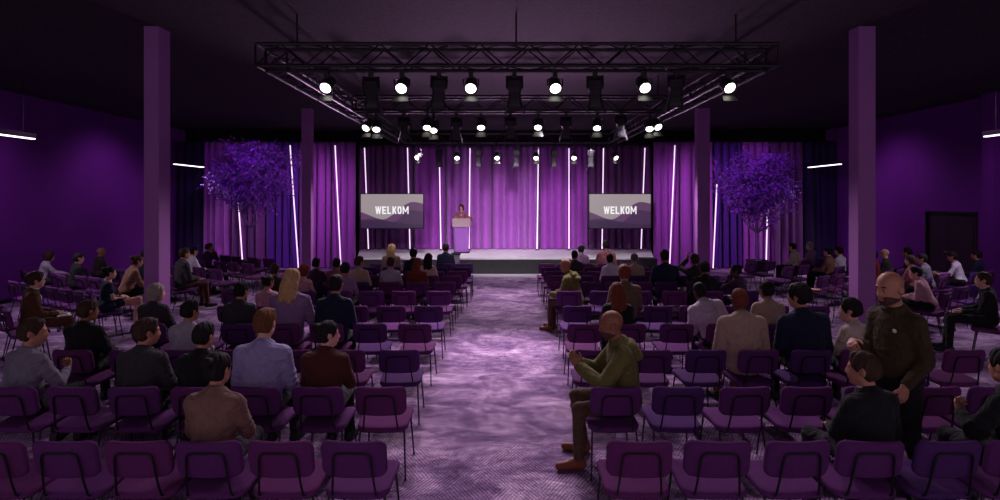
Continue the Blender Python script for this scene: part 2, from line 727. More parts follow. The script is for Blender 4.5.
    if style in ('coat', 'longdress') or (style == 'jacket' and stand):
        top.append(('u', ell(P + V3(0, 0, -0.10 if stand else 0.0), (0.185, 0.135, 0.16 if stand else 0.12)), 0.05))
    if style in ('dress', 'longdress'):
        for i in (0, 1):
            hip, kn, an, toe = legs[i]
            top.append(('u', cap(hip, hip + (kn - hip) * (0.42 if style == 'dress' else 1.0), 0.088, 0.074), 0.08))
        if stand:
            top.append(('u', cap(P, P + V3(0, 0, -.4), 0.16, 0.15), 0.05))
    if style in ('tank', 'dress'):
        top.append(('s', cap(T(0, 0.03, 0.47), T(0, 0.03, 0.62), 0.105 * ss), 0.01))
    if style in ('jacket', 'coat', 'shirt'):
        top.append(('u', tor(N + Rt @ V3(0, 0.004, -0.012) * ss, Rt.T, 0.070 * ss * (0.9 if fem else 1), 0.072 * ss * (0.9 if fem else 1), 0.014 * ss), 0.012))
    if style == 'hoodie':
        ho_ = [('u', tor(N + Rt @ V3(0, -0.030, -0.030) * ss, (rotx(rad(-20)) @ Rt.T), 0.088 * ss, 0.086 * ss, 0.026 * ss), 0.01),
               ('u', ell(N + Rt @ V3(0, -0.112, -0.095) * ss, A3((0.118, 0.052, 0.095)) * ss, RtT), 0.03),
               ('u', cap(N + Rt @ V3(-.075, -0.095, -0.050) * ss, N + Rt @ V3(.075, -0.095, -0.050) * ss, 0.040 * ss), 0.03),
               ('u', cap(N + Rt @ V3(-.06, -0.150, -0.135) * ss, N + Rt @ V3(.06, -0.150, -0.135) * ss, 0.036 * ss), 0.03),
               ('s', ell(N + Rt @ V3(0, -0.040, 0.030) * ss, A3((0.072, 0.070, 0.070)) * ss, RtT), 0.012)]
        layers.append(('hood', ho_, tm, 1.0))
    if style == 'sweater':
        top.append(('u', tor(N + Rt @ V3(0, 0.0, -0.004) * ss, Rt.T, 0.064 * ss, 0.066 * ss, 0.011 * ss), 0.01))
    if not stand:
        top.append(('s', SEATCUT, 0.004))
    pname = {'jacket': 'jacket', 'coat': 'coat', 'hoodie': 'hoodie', 'shirt': 'shirt', 'sweater': 'sweater', 'tee': 'shirt', 'tank': 'top', 'dress': 'dress', 'longdress': 'dress'}[style]
    layers.append((pname, top, tm, 1.25))
    if c.get('collar'):
        co = [('u', tor(N + Rt @ V3(0, 0.004, 0.016) * ss, Rt.T, 0.058 * ss, 0.060 * ss, 0.014 * ss), 0.01)]
        co += [('u', ell(T(0, 0.062, 0.345), A3((0.042, 0.058, 0.095)) * ss, RtT), 0.02)]
        layers.append(('collar', co, MATS['shirt_white'], 0.8))
    if style not in ('dress', 'longdress'):
        tr = [('u', ell(P + V3(0, 0.0, -0.01), (0.178, 0.122, 0.112)), 0.04)]
        for i in (0, 1):
            tr += leg(i, 0.009, 0.96)
        tr.append(('s', half(P + V3(0, 0, 0.10), V3(0, 0, -1)), 0.01))
        if not stand:
            tr.append(('u', cap(P + V3(-.08, 0, -.02), P + V3(.08, 0, -.02), 0.085), 0.02))
            tr.append(('s', SEATCUT, 0.004))
        layers.append(('trousers', tr, c['legm'], 1.4))
    for i in (0, 1):
        hip, kn, an, toe = legs[i]
        sd = (-1, 1)[i]
        f = nrm(toe - an)
        sp = [('u', cap(an + V3(0, -0.03, -0.040), an + V3(0, -0.02, 0.0), 0.043, 0.040), 0.02),
              ('u', cap(an + V3(0, 0.02, -0.042), toe + V3(0, 0.01, 0.006), 0.044, 0.034), 0.03),
              ('u', cap(an + V3(0, 0.0, -0.01), an + V3(0, 0.06, -0.03), 0.040, 0.038), 0.02)]
        if an[2] < 0.15:
            sp.append(('i', half(V3(0, 0, 0.004), V3(0, 0, -1)), 0.004))
        layers.append(('shoe', sp, c.get('shoem', MATS['shoe_black']), 1.2))

    # ---- hair
    hair = c.get('hair', 'short')
    hm = c.get('hairm')
    if hair != 'bald':
        g2 = {'short': 0.010, 'crop': 0.005, 'bob': 0.021, 'long': 0.020, 'bun': 0.010, 'mop': 0.020, 'tail': 0.012, 'cap': 0.014}[hair]
        ho = [('u', ell(Hf(0, -0.014, 0.034), A3((0.077 + g2, 0.097 + g2, 0.092 + g2)) * hs, RhT), 0.02)]
        if hair in ('short', 'crop', 'bun', 'tail', 'mop'):
            ho.append(('u', ell(Hf(0, -0.045, -0.02), A3((0.070 + g2 * .6, 0.062 + g2, 0.075)) * hs, RhT), 0.03))
        if hair == 'short' or hair == 'mop':
            ho.append(('u', ell(Hf(0.010, 0.025, 0.104), A3((0.055, 0.045, 0.016)) * hs, RhT), 0.03))
        if hair == 'bob':
            ho.append(('u', ell(Hf(0, -0.030, -0.035), A3((0.100, 0.098, 0.105)) * hs, RhT), 0.03))
        if hair == 'long':
            ho.append(('u', ell(Hf(0, -0.040, -0.04), A3((0.098, 0.090, 0.12)) * hs, RhT), 0.03))
            for x in (-.062, -.02, .025, .065):
                ho.append(('u', cap(Hf(x, -0.070, -0.06), T(x * 1.15, -0.105, c.get('hlen', 0.41) + abs(x) * .3 - .02 * math.sin(x * 90)), 0.054 * hs, 0.036), 0.03))
        if hair == 'bun':
            ho.append(('u', ell(Hf(0, -0.115, 0.075), A3((0.046, 0.044, 0.044)) * hs, RhT), 0.015))
        if hair == 'tail':
            ho.append(('u', cap(Hf(0, -0.115, 0.05), Hf(0, -0.16, -0.08), 0.030 * hs, 0.024), 0.02))
        seed_ = hash_(c['label'])
        ho.append(('d', strands(Hc, Rh, seed_), 0.0045 if hair != 'crop' else 0.002))
        # the face, ears and nape stay free
        ho.append(('s', ell(Hf(0, 0.114, -0.045), A3((0.078, 0.085, 0.116)) * hs, RhT), 0.024))
        ho.append(('s', ell(Hf(0, 0.13, -0.10), A3((0.11, 0.13, 0.12)) * hs, RhT), 0.012))
        if hair in ('short', 'crop', 'bun', 'tail', 'mop', 'cap'):
            ho.append(('s', half(Hf(0, -0.06, -0.075), Rh @ V3(0, 0.45, 1)), 0.015))
            for x in (-1, 1):
                ho.append(('s', ell(Hf(x * 0.09, 0.0, -0.035), A3((0.03, 0.03, 0.05)) * hs, RhT), 0.01))
        elif hair == 'bob':
            ho.append(('s', half(Hf(0, 0, -0.118), Rh @ V3(0, 0, 1)), 0.02))
        if hair == 'cap':
            ho.append(('u', ell(Hf(0, 0.125, 0.045), A3((0.060, 0.065, 0.010)) * hs, RhT), 0.01))
        layers.append(('cap' if hair == 'cap' else 'hair', ho, hm, 1.0))
    if c.get('beard'):
        bo = [('u', ell(Hf(0, 0.028, -0.060), A3((0.0615, 0.0735, 0.062)) * hs, RhT), 0.02),
              ('u', cap(Hf(-0.046, 0.0, -0.07), Hf(0, 0.056, -0.098), 0.0275 * hs, 0.024 * hs), 0.02),
              ('u', cap(Hf(0.046, 0.0, -0.07), Hf(0, 0.056, -0.098), 0.0275 * hs, 0.024 * hs), 0.02),
              ('s', ell(Hf(0, 0.11, -0.004), A3((0.047, 0.065, 0.050)) * hs, RhT), 0.01),
              ('s', ell(Hf(0, 0.105, -0.068), A3((0.024, 0.03, 0.011)) * hs, RhT), 0.004),
              ('s', half(Hf(0, 0.05, -0.046), Rh @ V3(0, 0.35, -1)), 0.01)]
        layers.append(('beard', bo, hm if hair != 'bald' else MATS['hair_stubble'], 0.8))

    root = thing('person', c['label'], 'person', c['loc'], c['yaw'], c.get('group'))
    if stand and s != 1.0:
        root.scale = (s, s, s)
    pts = [P, N, Hc, SL, SR] + [a[k] for a in arms for k in (1, 2)] + [l[k] for l in legs for k in (1, 2, 3)]
    pts = np.array(pts)
    lo, hi = pts.min(0) - 0.26, pts.max(0) + 0.26
    lo[2] = max(lo[2], -0.03)
    me = sdf_mesh('body', body, lo, hi, h)
    me.materials.append(c['skinm'])
    link('body', me, root)
    for nm, ops, m, fac in layers:
        if nm in ('hair', 'beard', 'collar', 'cap', 'hood'):
            l2, h2 = Hc - (0.48 if nm == 'hood' else 0.30), Hc + (0.36 if nm == 'hood' else 0.22)
            if hair == 'long':
                l2[2] -= 0.3
        elif nm == 'shoe':
            l2, h2 = lo.copy(), hi.copy()
            h2[2] = 0.4
        else:
            l2, h2 = lo, hi
        me = sdf_mesh(nm, ops, l2, h2, max(h * fac, 0.006))
        if me is None:
            continue
        me.materials.append(m)
        o = link(nm, me, root)
    if c.get('face'):
        for x in (-1, 1):
            mb = MB()
            mb.lathe([(0.0005, -0.0098)] + [(0.0098 * math.sin(rad(a)), -0.0098 * math.cos(rad(a))) for a in range(20, 180, 20)] + [(0.0005, 0.0098)], 12)
            o = mb.build('eye', MATS['eye_white'], root)
            o.location = Vector(Hf(x * 0.032, 0.081, 0.002))
            o.scale = (hs, hs, hs)
            mi = MB()
            mi.lathe([(0.0055, 0), (0.004, 0.002), (0.0005, 0.0028)], 10)
            q = mi.build('iris', MATS['hair_black'], o)
            q.rotation_euler = Matrix(Rh @ rotx(rad(-90))).to_euler()
            q.location = Vector(Rh @ V3(0, 0.0102, 0))
            mb = MB()
            mb.tube([Hf(x * 0.016, 0.0925, 0.024), Hf(x * 0.032, 0.091, 0.030), Hf(x * 0.050, 0.080, 0.025)], [0.003 * hs, 0.004 * hs, 0.002 * hs], 6)
            mb.build('eyebrow', hm or MATS['hair_black'], root)
    c['_T'], c['_arms'] = T, arms
    return root
# ---------------------------------------------------------------- palette
M_CHAIR = [mat('chair_fabric_purple', srgb(92, 44, 100), 0.9, 0.06, 30, 0.15, 700, spec=0.12),
           mat('chair_fabric_violet', srgb(78, 42, 98), 0.9, 0.06, 30, 0.15, 700, spec=0.12),
           mat('chair_fabric_plum', srgb(98, 44, 96), 0.9, 0.06, 30, 0.15, 700, spec=0.12)]
M_LEG = mat('chair_black_steel', srgb(26, 24, 28), 0.45, 0, spec=0.4)
M_BLACK = mat('black_paint', srgb(20, 20, 22), 0.55, 0, spec=0.4)
M_TRUSS = mat('truss_black', srgb(14, 13, 15), 0.4, 0, spec=0.5)
M_SILVER = mat('brushed_edge_metal', srgb(150, 145, 150), 0.35, 0, metal=0.9)
mat('shoe_black', srgb(28, 24, 26), 0.5, 0)
mat('shoe_tan', srgb(120, 62, 40), 0.6, 0.1)
mat('shirt_white', srgb(205, 200, 205), 0.8, 0.03)
mat('eye_white', srgb(165, 150, 145), 0.3, 0)
mat('hair_black', srgb(30, 24, 25), 0.72, 0.4, 60, 0.6, 90, spec=0.2)
mat('hair_stubble', srgb(78, 52, 44), 0.8, 0.3, 80)


def hairc(n, *c):
    return mat('hair_' + n, srgb(*c), 0.72, 0.4, 60, 0.6, 90, spec=0.2)


hairc('brown', 62, 42, 34)
hairc('auburn', 110, 52, 36)
hairc('blond', 196, 154, 108)
hairc('grey', 150, 138, 130)
hairc('ginger', 104, 64, 36)


def skin(n, *c):
    return mat('skin_' + n, srgb(*c), 0.5, 0.06, 20, spec=0.35)


skin('pale', 214, 160, 138)
skin('mid', 176, 122, 98)
skin('tan', 142, 92, 68)
skin('dark', 92, 58, 46)


def cloth(n, *c):
    return mat('cloth_' + n, srgb(*c), 0.9, 0.08, 20, 0.1, 500, wrinkle=1.0, sheen=0.05)


for n_, c_ in dict(black=(24, 24, 28), navy=(28, 32, 56), charcoal=(52, 50, 54), grey=(118, 112, 128), lightgrey=(168, 160, 172), lavender=(150, 140, 182),
                   brown=(88, 52, 36), taupe=(124, 92, 82), maroon=(76, 36, 32), rust=(110, 40, 26), olive=(88, 84, 46), oliveblack=(62, 50, 30), beige=(176, 150, 132),
                   cream=(202, 182, 166), pink=(190, 140, 150), rose=(158, 98, 104), mauve=(150, 116, 150), lilac=(142, 110, 152), white=(216, 208, 220), plum=(70, 36, 76),
                   hoodgrey=(196, 178, 196), darkolive=(56, 52, 40), trouserbrown=(84, 62, 48), red=(104, 24, 34), tan=(130, 92, 74), khaki=(104, 88, 66)).items():
    cloth(n_, *c_)
mk = lambda n: MATS['cloth_' + n]


# ---------------------------------------------------------------- the room
def carpet():
    m = bpy.data.materials.new('mottled_purple_carpet')
    m.use_nodes = True
    nt = m.node_tree
    L = nt.links.new
    b = nt.nodes['Principled BSDF']
    b.inputs['Roughness'].default_value = 0.92
    b.inputs['Specular IOR Level'].default_value = 0.15
    tc = nt.nodes.new('ShaderNodeTexCoord')

    def noise(scale, detail, rough=0.6, dist=0.0, st=(1, 1, 1)):
        mp = nt.nodes.new('ShaderNodeMapping')
        mp.inputs['Scale'].default_value = st
        n = nt.nodes.new('ShaderNodeTexNoise')
        n.inputs['Scale'].default_value = scale
        n.inputs['Detail'].default_value = detail
        n.inputs['Roughness'].default_value = rough
        n.inputs['Distortion'].default_value = dist
        L(tc.outputs['Object'], mp.inputs['Vector'])
        L(mp.outputs['Vector'], n.inputs['Vector'])
        return n.outputs['Fac']

    def ramp(f, *st):
        r = nt.nodes.new('ShaderNodeValToRGB')
        while len(r.color_ramp.elements) < len(st):
            r.color_ramp.elements.new(0.5)
        for e, (p, c) in zip(r.color_ramp.elements, st):
            e.position = p
            e.color = c
        L(f, r.inputs['Fac'])
        return r.outputs['Color']

    def mix(kind, fac, a, bb):
        x = nt.nodes.new('ShaderNodeMix')
        x.data_type = 'RGBA'
        x.blend_type = kind
        x.inputs['Factor'].default_value = fac
        L(a, x.inputs['A'])
        L(bb, x.inputs['B'])
        return x.outputs['Result']
    big = ramp(noise(1.9, 9, 0.72, 0.7, (0.7, 1.0, 1)), (0.30, srgb(88, 60, 100)), (0.46, srgb(138, 108, 146)), (0.58, srgb(190, 160, 190)), (0.70, srgb(226, 206, 222)))
    vein = ramp(noise(2.4, 7, 0.72, 1.6, (0.7, 1.6, 1)), (0.42, (1, 1, 1, 1)), (0.50, (0.45, 0.38, 0.50, 1)), (0.58, (1, 1, 1, 1)))
    col = mix('MULTIPLY', 0.65, big, vein)
    waves = []
    for ang in (32, -32):
        mp = nt.nodes.new('ShaderNodeMapping')
        mp.inputs['Rotation'].default_value = (0, 0, rad(ang))
        w = nt.nodes.new('ShaderNodeTexWave')
        w.inputs['Scale'].default_value = 11
        w.inputs['Distortion'].default_value = 3.0
        w.inputs['Detail'].default_value = 2
        w.inputs['Detail Scale'].default_value = 3
        L(tc.outputs['Object'], mp.inputs['Vector'])
        L(mp.outputs['Vector'], w.inputs['Vector'])
        waves.append(w.outputs['Fac'])
    sel = ramp(noise(1.7, 2), (0.47, (0, 0, 0, 1)), (0.53, (1, 1, 1, 1)))
    x = nt.nodes.new('ShaderNodeMix')
    x.data_type = 'RGBA'
    L(sel, x.inputs['Factor'])
    L(waves[0], x.inputs['A'])
    L(waves[1], x.inputs['B'])
    lines = ramp(x.outputs['Result'], (0.25, (0.5, 0.45, 0.55, 1)), (0.7, (1.35, 1.32, 1.35, 1)))
    col = mix('MULTIPLY', 0.75, col, lines)
    mott = ramp(noise(7.5, 6, 0.75, 0.6, (0.6, 1.1, 1)), (0.36, (0.52, 0.45, 0.58, 1)), (0.50, (1, 1, 1, 1)), (0.66, (1.25, 1.22, 1.25, 1)))
    col = mix('MULTIPLY', 0.8, col, mott)
    fine = ramp(noise(55, 3), (0.3, (0.6, 0.6, 0.6, 1)), (0.7, (1.1, 1.1, 1.1, 1)))
    col = mix('MULTIPLY', 0.5, col, fine)
    L(col, b.inputs['Base Color'])
    bp = nt.nodes.new('ShaderNodeBump')
    bp.inputs['Strength'].default_value = 0.5
    bp.inputs['Distance'].default_value = 0.01
    L(noise(120, 3), bp.inputs['Height'])
    L(bp.outputs['Normal'], b.inputs['Normal'])
    return m


M_WALL = mat('purple_wall_paint', srgb(104, 38, 128), 0.8, 0.05, 1.2, 0.05, 90, spec=0.2)
M_COLUMN = mat('purple_column_paint', srgb(158, 98, 168), 0.7, 0.04, 2.0, 0.04, 90, spec=0.25)
M_CEIL = mat('black_acoustic_ceiling', srgb(54, 48, 54), 0.85, 0.35, 26, 0.9, 38, spec=0.2)
M_DOOR = mat('dark_door_laminate', srgb(48, 38, 46), 0.6, 0.06, 4)
M_STAGETOP = mat('pale_stage_floor', srgb(232, 226, 230), 0.55, 0.08, 3)
M_SKIRT = mat('dark_stage_skirt', srgb(60, 58, 60), 0.8, 0.08, 6)
M_PLINTH = mat('pale_stage_plinth', srgb(190, 182, 190), 0.7, 0.06, 4)

XL, XR = -11.5, 11.9
YB, YN = 20.4, -1.2


def shell(name, lo, hi, m):
    return struct(MB().bbox(lo, hi).build(name, m, smooth=False))


mb = MB()
mb.bbox((XL - .2, YN, -0.1), (XR + .2, YB + .2, 0))
fl = struct(mb.build('floor', carpet(), smooth=False))
shell('ceiling', (XL - .2, YN, CEIL), (XR + .2, YB + .2, CEIL + .12), M_CEIL)
shell('wall_left', (XL - .2, YN, 0), (XL, YB + .2, CEIL), M_WALL)
# right wall with the double door's opening
D0, D1, DH = 12.95, 14.55, 2.10
mb = MB()
mb.bbox((XR, YN, 0), (XR + .2, D0, CEIL))
mb.bbox((XR, D1, 0), (XR + .2, YB + .2, CEIL))
mb.bbox((XR, D0, DH), (XR + .2, D1, CEIL))
struct(mb.build('wall_right', M_WALL, smooth=False))
mb = MB()
dm = (D0 + D1) / 2
for a, b_ in ((D0 + .05, dm - .008), (dm + .008, D1 - .05)):
    mb.bbox((XR + .05, a, 0.01), (XR + .10, b_, DH - .05))
    mb.bbox((XR + .04, a + .12, 0.25), (XR + .052, b_ - .12, 0.95))
    mb.bbox((XR + .04, a + .12, 1.10), (XR + .052, b_ - .12, 1.92))
door = struct(mb.build('door_1', M_DOOR, smooth=False))
mb = MB()
for a, b_ in ((D0, D0 + .05), (D1 - .05, D1)):
    mb.bbox((XR - .012, a, 0), (XR + .12, b_, DH))
mb.bbox((XR - .012, D0, DH - .05), (XR + .12, D1, DH))
mb.build('door_frame', M_BLACK, door, smooth=False)
for sgn in (-1, 1):
    MB().tube([(XR + .05, dm + sgn * .09, 1.02), (XR + .0, dm + sgn * .09, 1.02), (XR + .0, dm + sgn * .20, 1.02)], .011).build('door_handle', M_SILVER, door)
shell('wall_back', (XL - .2, YB, 0), (XR + .2, YB + .2, CEIL), mat('black_back_wall', srgb(26, 22, 30), 0.9, 0.1))
shell('trim_1', (XL, 19.0, 4.42), (XR, 19.12, CEIL), mat('black_pelmet', srgb(22, 20, 24), 0.9, 0.1))
shell('trim_2', (XR - .30, 12.22, 0), (XR, 12.52, CEIL), M_WALL)
shell('baseboard_left', (XL, YN, 0), (XL + .02, 18.0, .09), M_BLACK)
mb = MB()
mb.bbox((XR - .02, 12.52, 0), (XR, D0, .09))
mb.bbox((XR - .02, D1, 0), (XR, 18.0, .09))
struct(mb.build('baseboard_right', M_BLACK, smooth=False))
# columns: a shaft with slightly eased edges and a foot trim
for x0, x1, y0, y1, nm in ((-5.21, -4.99, 7.6, 7.875, 'column'), (5.24, 5.495, 7.6, 7.82, 'column'),
                           (-5.50, -5.235, 14.4, 14.62, 'column'), (5.47, 5.82, 14.4, 14.62, 'column')):
    mb = MB()
    e = .008
    prof = [(x0 + e, y0), (x1 - e, y0), (x1, y0 + e), (x1, y1 - e), (x1 - e, y1), (x0 + e, y1), (x0, y1 - e), (x0, y0 + e)]
    mb.add([(x, y, 0) for x, y in prof] + [(x, y, CEIL) for x, y in prof], [(i, (i + 1) % 8, 8 + (i + 1) % 8, 8 + i) for i in range(8)])
    struct(mb.build(nm, M_COLUMN, smooth=False))

# ---------------------------------------------------------------- stage
ST_Y, ST_Z = 16.5, 0.56
ST_X0, ST_X1 = -4.53, 4.88
st = thing('stage', 'low stage with a pale floor and dark skirt in front of the purple curtains', 'stage', ((ST_X0 + ST_X1) / 2, ST_Y, 0))
ox, oy = st.location.x, st.location.y
BX0, BX1, SD = -5.35 - ox, 5.75 - ox, 19.88 - oy


def slab4(mb, x0, x1, bx0, bx1, y0, y1, z0, z1):
    q = [(x0, y0), (x1, y0), (bx1, y1), (bx0, y1)]
    mb.add([(x, y, z0) for x, y in q] + [(x, y, z1) for x, y in q], [(3, 2, 1, 0), (4, 5, 6, 7), (0, 1, 5, 4), (1, 2, 6, 5), (2, 3, 7, 6), (3, 0, 4, 7)])
    return mb


slab4(MB(), ST_X0 - ox, ST_X1 - ox, BX0, BX1, 0, SD, ST_Z - .05, ST_Z).build('stage_floor', M_STAGETOP, st, smooth=False)
mb = slab4(MB(), ST_X0 - ox + .03, ST_X1 - ox - .03, BX0 + .03, BX1 - .03, .03, SD - .02, 0.0, ST_Z - .05)
for i in range(1, 8):
    xx = ST_X0 - ox + (ST_X1 - ST_X0) * i / 8
    mb.bbox((xx - .006, .018, .06), (xx + .006, .03, ST_Z - .05))
mb.build('skirt', M_SKIRT, st, smooth=False)
o_ = MB().bbox((ST_X0 - ox - .02, -.38, .0), (ST_X1 - ox + .02, .0, .055)).build('plinth', M_PLINTH, st, smooth=False)
o_['label'] = 'pale strip along the foot of the stage'

# ---------------------------------------------------------------- curtains and light tubes
VEL = {'magenta': mat('velvet_magenta', srgb(160, 74, 180), 0.8, 0.05, 6, sheen=0.3), 'plum': mat('velvet_plum_dimmed', srgb(112, 56, 124), 0.85, 0.05, 6, sheen=0.2),
       'indigo': mat('velvet_indigo', srgb(84, 30, 140), 0.8, 0.05, 6, sheen=0.25), 'navy': mat('velvet_indigo_unlit', srgb(40, 20, 70), 0.9, 0.05, 6, sheen=0.1),
       'lilac': mat('velvet_lilac', srgb(172, 100, 190), 0.8, 0.05, 6, sheen=0.3)}  # navy is indigo painted unlit; plum partly holds shade behind the screens


def curtain(px0, px1, d, zb, zt, fab, label, seed, fold=0.27, amp=0.13):
    rg = random.Random(seed)
    x0, x1 = wx(px0, d) + .012, wx(px1, d) - .012
    W = x1 - x0
    nf = max(3, round(W / fold))
    # uneven folds
    ks = [0.0]
    for i in range(nf):
        ks.append(ks[-1] + rg.uniform(0.65, 1.4))
    am = [rg.uniform(0.55, 1.25) for _ in range(nf + 1)]
    tot = ks[-1]
    SUB = 10
    cols = []
    for i in range(nf):
        for j in range(SUB):
            t = j / SUB
            u = (ks[i] + (ks[i + 1] - ks[i]) * t) / tot
            a = am[i] * (1 - t) + am[i + 1] * t
            ph = 2 * math.pi * t
            cols.append((x0 + W * u + math.sin(2 * ph) * 0.010, -abs(math.sin(ph / 2)) ** 0.75 * amp * a * 1.5))
    cols.append((x1, 0.0))
    xc, yc = (x0 + x1) / 2, d
    mb = MB()
    zs = [zb, zb + .06, zb + 0.9, zb + 2.0, zt - .6, zt - .15, zt]
    vs, fs = [], []
    off = [0.0] + [rg.uniform(-.02, .02) for _ in range(nf - 1)] + [0.0]
    for k, z in enumerate(zs):
        g = 1.12 - 0.35 * (z - zb) / (zt - zb)
        for i, (x, y) in enumerate(cols):
            dr = off[min(i // SUB, nf)] * (1 - (z - zb) / (zt - zb))
            vs.append((x - xc + dr, y * g, z))
    n = len(cols)
    for k in range(len(zs) - 1):
        for i in range(n - 1):
            fs.append((k * n + i, k * n + i + 1, (k + 1) * n + i + 1, (k + 1) * n + i))
    t = thing('stage_curtain', label, 'curtain', (xc, yc, 0), 0, 'curtain panels along the back of the hall')
    mb.add(vs, fs)
    o = mb.build('cloth', VEL[fab], t, angle=80)
    sm = o.modifiers.new('thickness', 'SOLIDIFY')
    sm.thickness = 0.006
    MB().tube([(x0 - xc, 0, zt + .02), (x1 - xc, 0, zt + .02)], .02, 8).build('curtain_rail', M_BLACK, t)
    mb = MB()
    mb.bbox((x0 - xc, -.012, zb), (x1 - xc, .012, zb + .012))
    return t


panels = [  # px0, px1, depth, foot, fabric, label
    (180, 204, 18.4, 0.01, 'navy', 'dark navy curtain panel, its shade painted in, in the corner beside the plain left wall'),
    (204, 232, 18.4, 0.01, 'magenta', 'magenta curtain panel behind the left tree, next to the navy corner panel'),
    (232, 266, 18.4, 0.01, 'plum', 'plum curtain panel behind the middle of the left tree'),
    (266, 299, 18.4, 0.01, 'indigo', 'blue-violet indigo curtain panel just left of the far left column'),
    (299, 331, 18.4, 0.01, 'magenta', 'bright magenta curtain panel partly behind the far left column'),
    (331, 356, 18.4, 0.01, 'magenta', 'bright magenta curtain panel just left of the left screen'),
    (358, 384, 19.5, ST_Z + .01, 'plum', 'plum curtain panel darkened with painted shade behind the left half of the left screen'),
    (384, 414, 19.5, ST_Z + .01, 'plum', 'plum curtain panel darkened with painted shade behind the right half of the left screen'),
    (414, 446, 19.5, ST_Z + .01, 'magenta', 'magenta curtain panel between the left screen and the lectern'),
    (446, 492, 19.5, ST_Z + .01, 'lilac', 'pale lilac curtain panel behind the speaker at the lectern'),
    (492, 540, 19.5, ST_Z + .01, 'lilac', 'pale lilac curtain panel at the middle of the stage, right of the lectern'),
    (540, 588, 19.5, ST_Z + .01, 'magenta', 'magenta curtain panel just left of the right screen'),
    (588, 616, 19.5, ST_Z + .01, 'plum', 'plum curtain panel darkened with painted shade behind the left half of the right screen'),
    (616, 652, 19.5, ST_Z + .01, 'plum', 'plum curtain panel darkened with painted shade behind the right half of the right screen'),
    (653, 680, 18.4, 0.01, 'magenta', 'bright magenta curtain panel just right of the right screen'),
    (680, 713, 18.4, 0.01, 'magenta', 'magenta curtain panel behind the far right column'),
    (713, 741, 18.4, 0.01, 'indigo', 'blue-violet indigo curtain panel just right of the far right column'),
    (741, 769, 18.4, 0.01, 'magenta', 'magenta curtain panel behind the trunk of the right tree'),
    (769, 803, 18.4, 0.01, 'plum', 'plum curtain panel behind the right edge of the right tree'),
    (803, 836, 18.4, 0.01, 'navy', 'dark navy curtain panel, its shade painted in, in the corner beside the right wall'),
]
for i, (a, b_, d, zb, fab, lab) in enumerate(panels):
    curtain(a, b_, d, zb, 4.44, fab, lab, 100 + i)

M_TUBE = mat('tube_light_glow', srgb(255, 240, 255), 0.4, 0, emit=1.25, ecol=(0.95, 0.66, 1.0, 1))
tubes = [  # top px,py  foot px,py, depth, foot z, words
    (235.5, 159, 243, 261, 17.98, 'white tube light glowing through the middle of the left tree'),
    (290, 144, 298.5, 267, 17.98, 'white tube light just left of the far left column, behind tree twigs'),
    (335, 144, 341, 264, 17.98, 'white tube light between the far left column and the left screen'),
    (364.5, 144, 368.5, 250, 19.1, 'white tube light behind the left edge of the left screen'),
    (407.5, 146, 410, 250, 19.1, 'white tube light behind the right edge of the left screen'),
    (439.5, 166, 441, 250, 19.1, 'white tube light between the left screen and the lectern'),
    (470, 147, 469, 250, 19.1, 'white tube light just right of the speaker on stage'),
    (538.5, 147, 537, 250, 19.1, 'white tube light at the middle of the stage, well right of lectern'),
    (569, 147, 569, 250, 19.1, 'white tube light next left of the right screen'),
    (603.5, 147, 602, 250, 19.1, 'white tube light behind the left edge of the right screen'),
    (645, 145, 641, 250, 19.1, 'white tube light behind the right edge of the right screen'),
    (675, 144, 669.5, 266, 17.98, 'white tube light between the right screen and the far right column'),
    (717, 183, 713, 267, 17.98, 'white tube light just right of the far right column'),
    (767.5, 207, 766, 264, 17.98, 'white tube light below the right tree, beside its trunk'),
]
for tx, ty, bx, by, d, lab in tubes:
    zt_, zb_ = min(wz(ty, d), 4.36), (ST_Z if d > 19 else 0.0)
    p1, p0 = Vector((wx(tx, d), d, zt_)), Vector((wx(bx, d), d, zb_))
    t = thing('tube_light', lab, 'light', p0, 0, 'vertical tube lights along the curtains')
    q = p1 - p0
    u = q.normalized()
    MB().tube([u * .04, q - u * .04], .019, 10).build('tube', M_TUBE, t)
    mb = MB()
    mb.tube([(0, 0, 0), u * .045], .025, 10)
    mb.build('end_cap', M_BLACK, t)
    MB().tube([q - u * .045, q], .025, 10).build('end_cap', M_BLACK, t)
    MB().lathe([(.09, 0.002), (.09, .012), (.03, .018)], 14).build('foot_plate', M_BLACK, t)

# ---------------------------------------------------------------- screens
M_BEZEL = mat('screen_bezel', srgb(24, 22, 26), 0.4, 0)


def emis(name, col, st):
    m = bpy.data.materials.new(name)
    m.use_nodes = True
    b = m.node_tree.nodes['Principled BSDF']
    b.inputs['Base Color'].default_value = (0.01, 0.01, 0.01, 1)
    b.inputs['Roughness'].default_value = 0.4
    b.inputs['Emission Color'].default_value = col
    b.inputs['Emission Strength'].default_value = st
    return m


M_SCR = [emis('screen_beige', srgb(182, 168, 172), 0.68), emis('screen_mauve', srgb(120, 80, 122), 0.55), emis('screen_plum', srgb(88, 58, 100), 0.55), emis('screen_deep', srgb(70, 46, 86), 0.55), emis('screen_white', srgb(250, 246, 250), 0.95)]


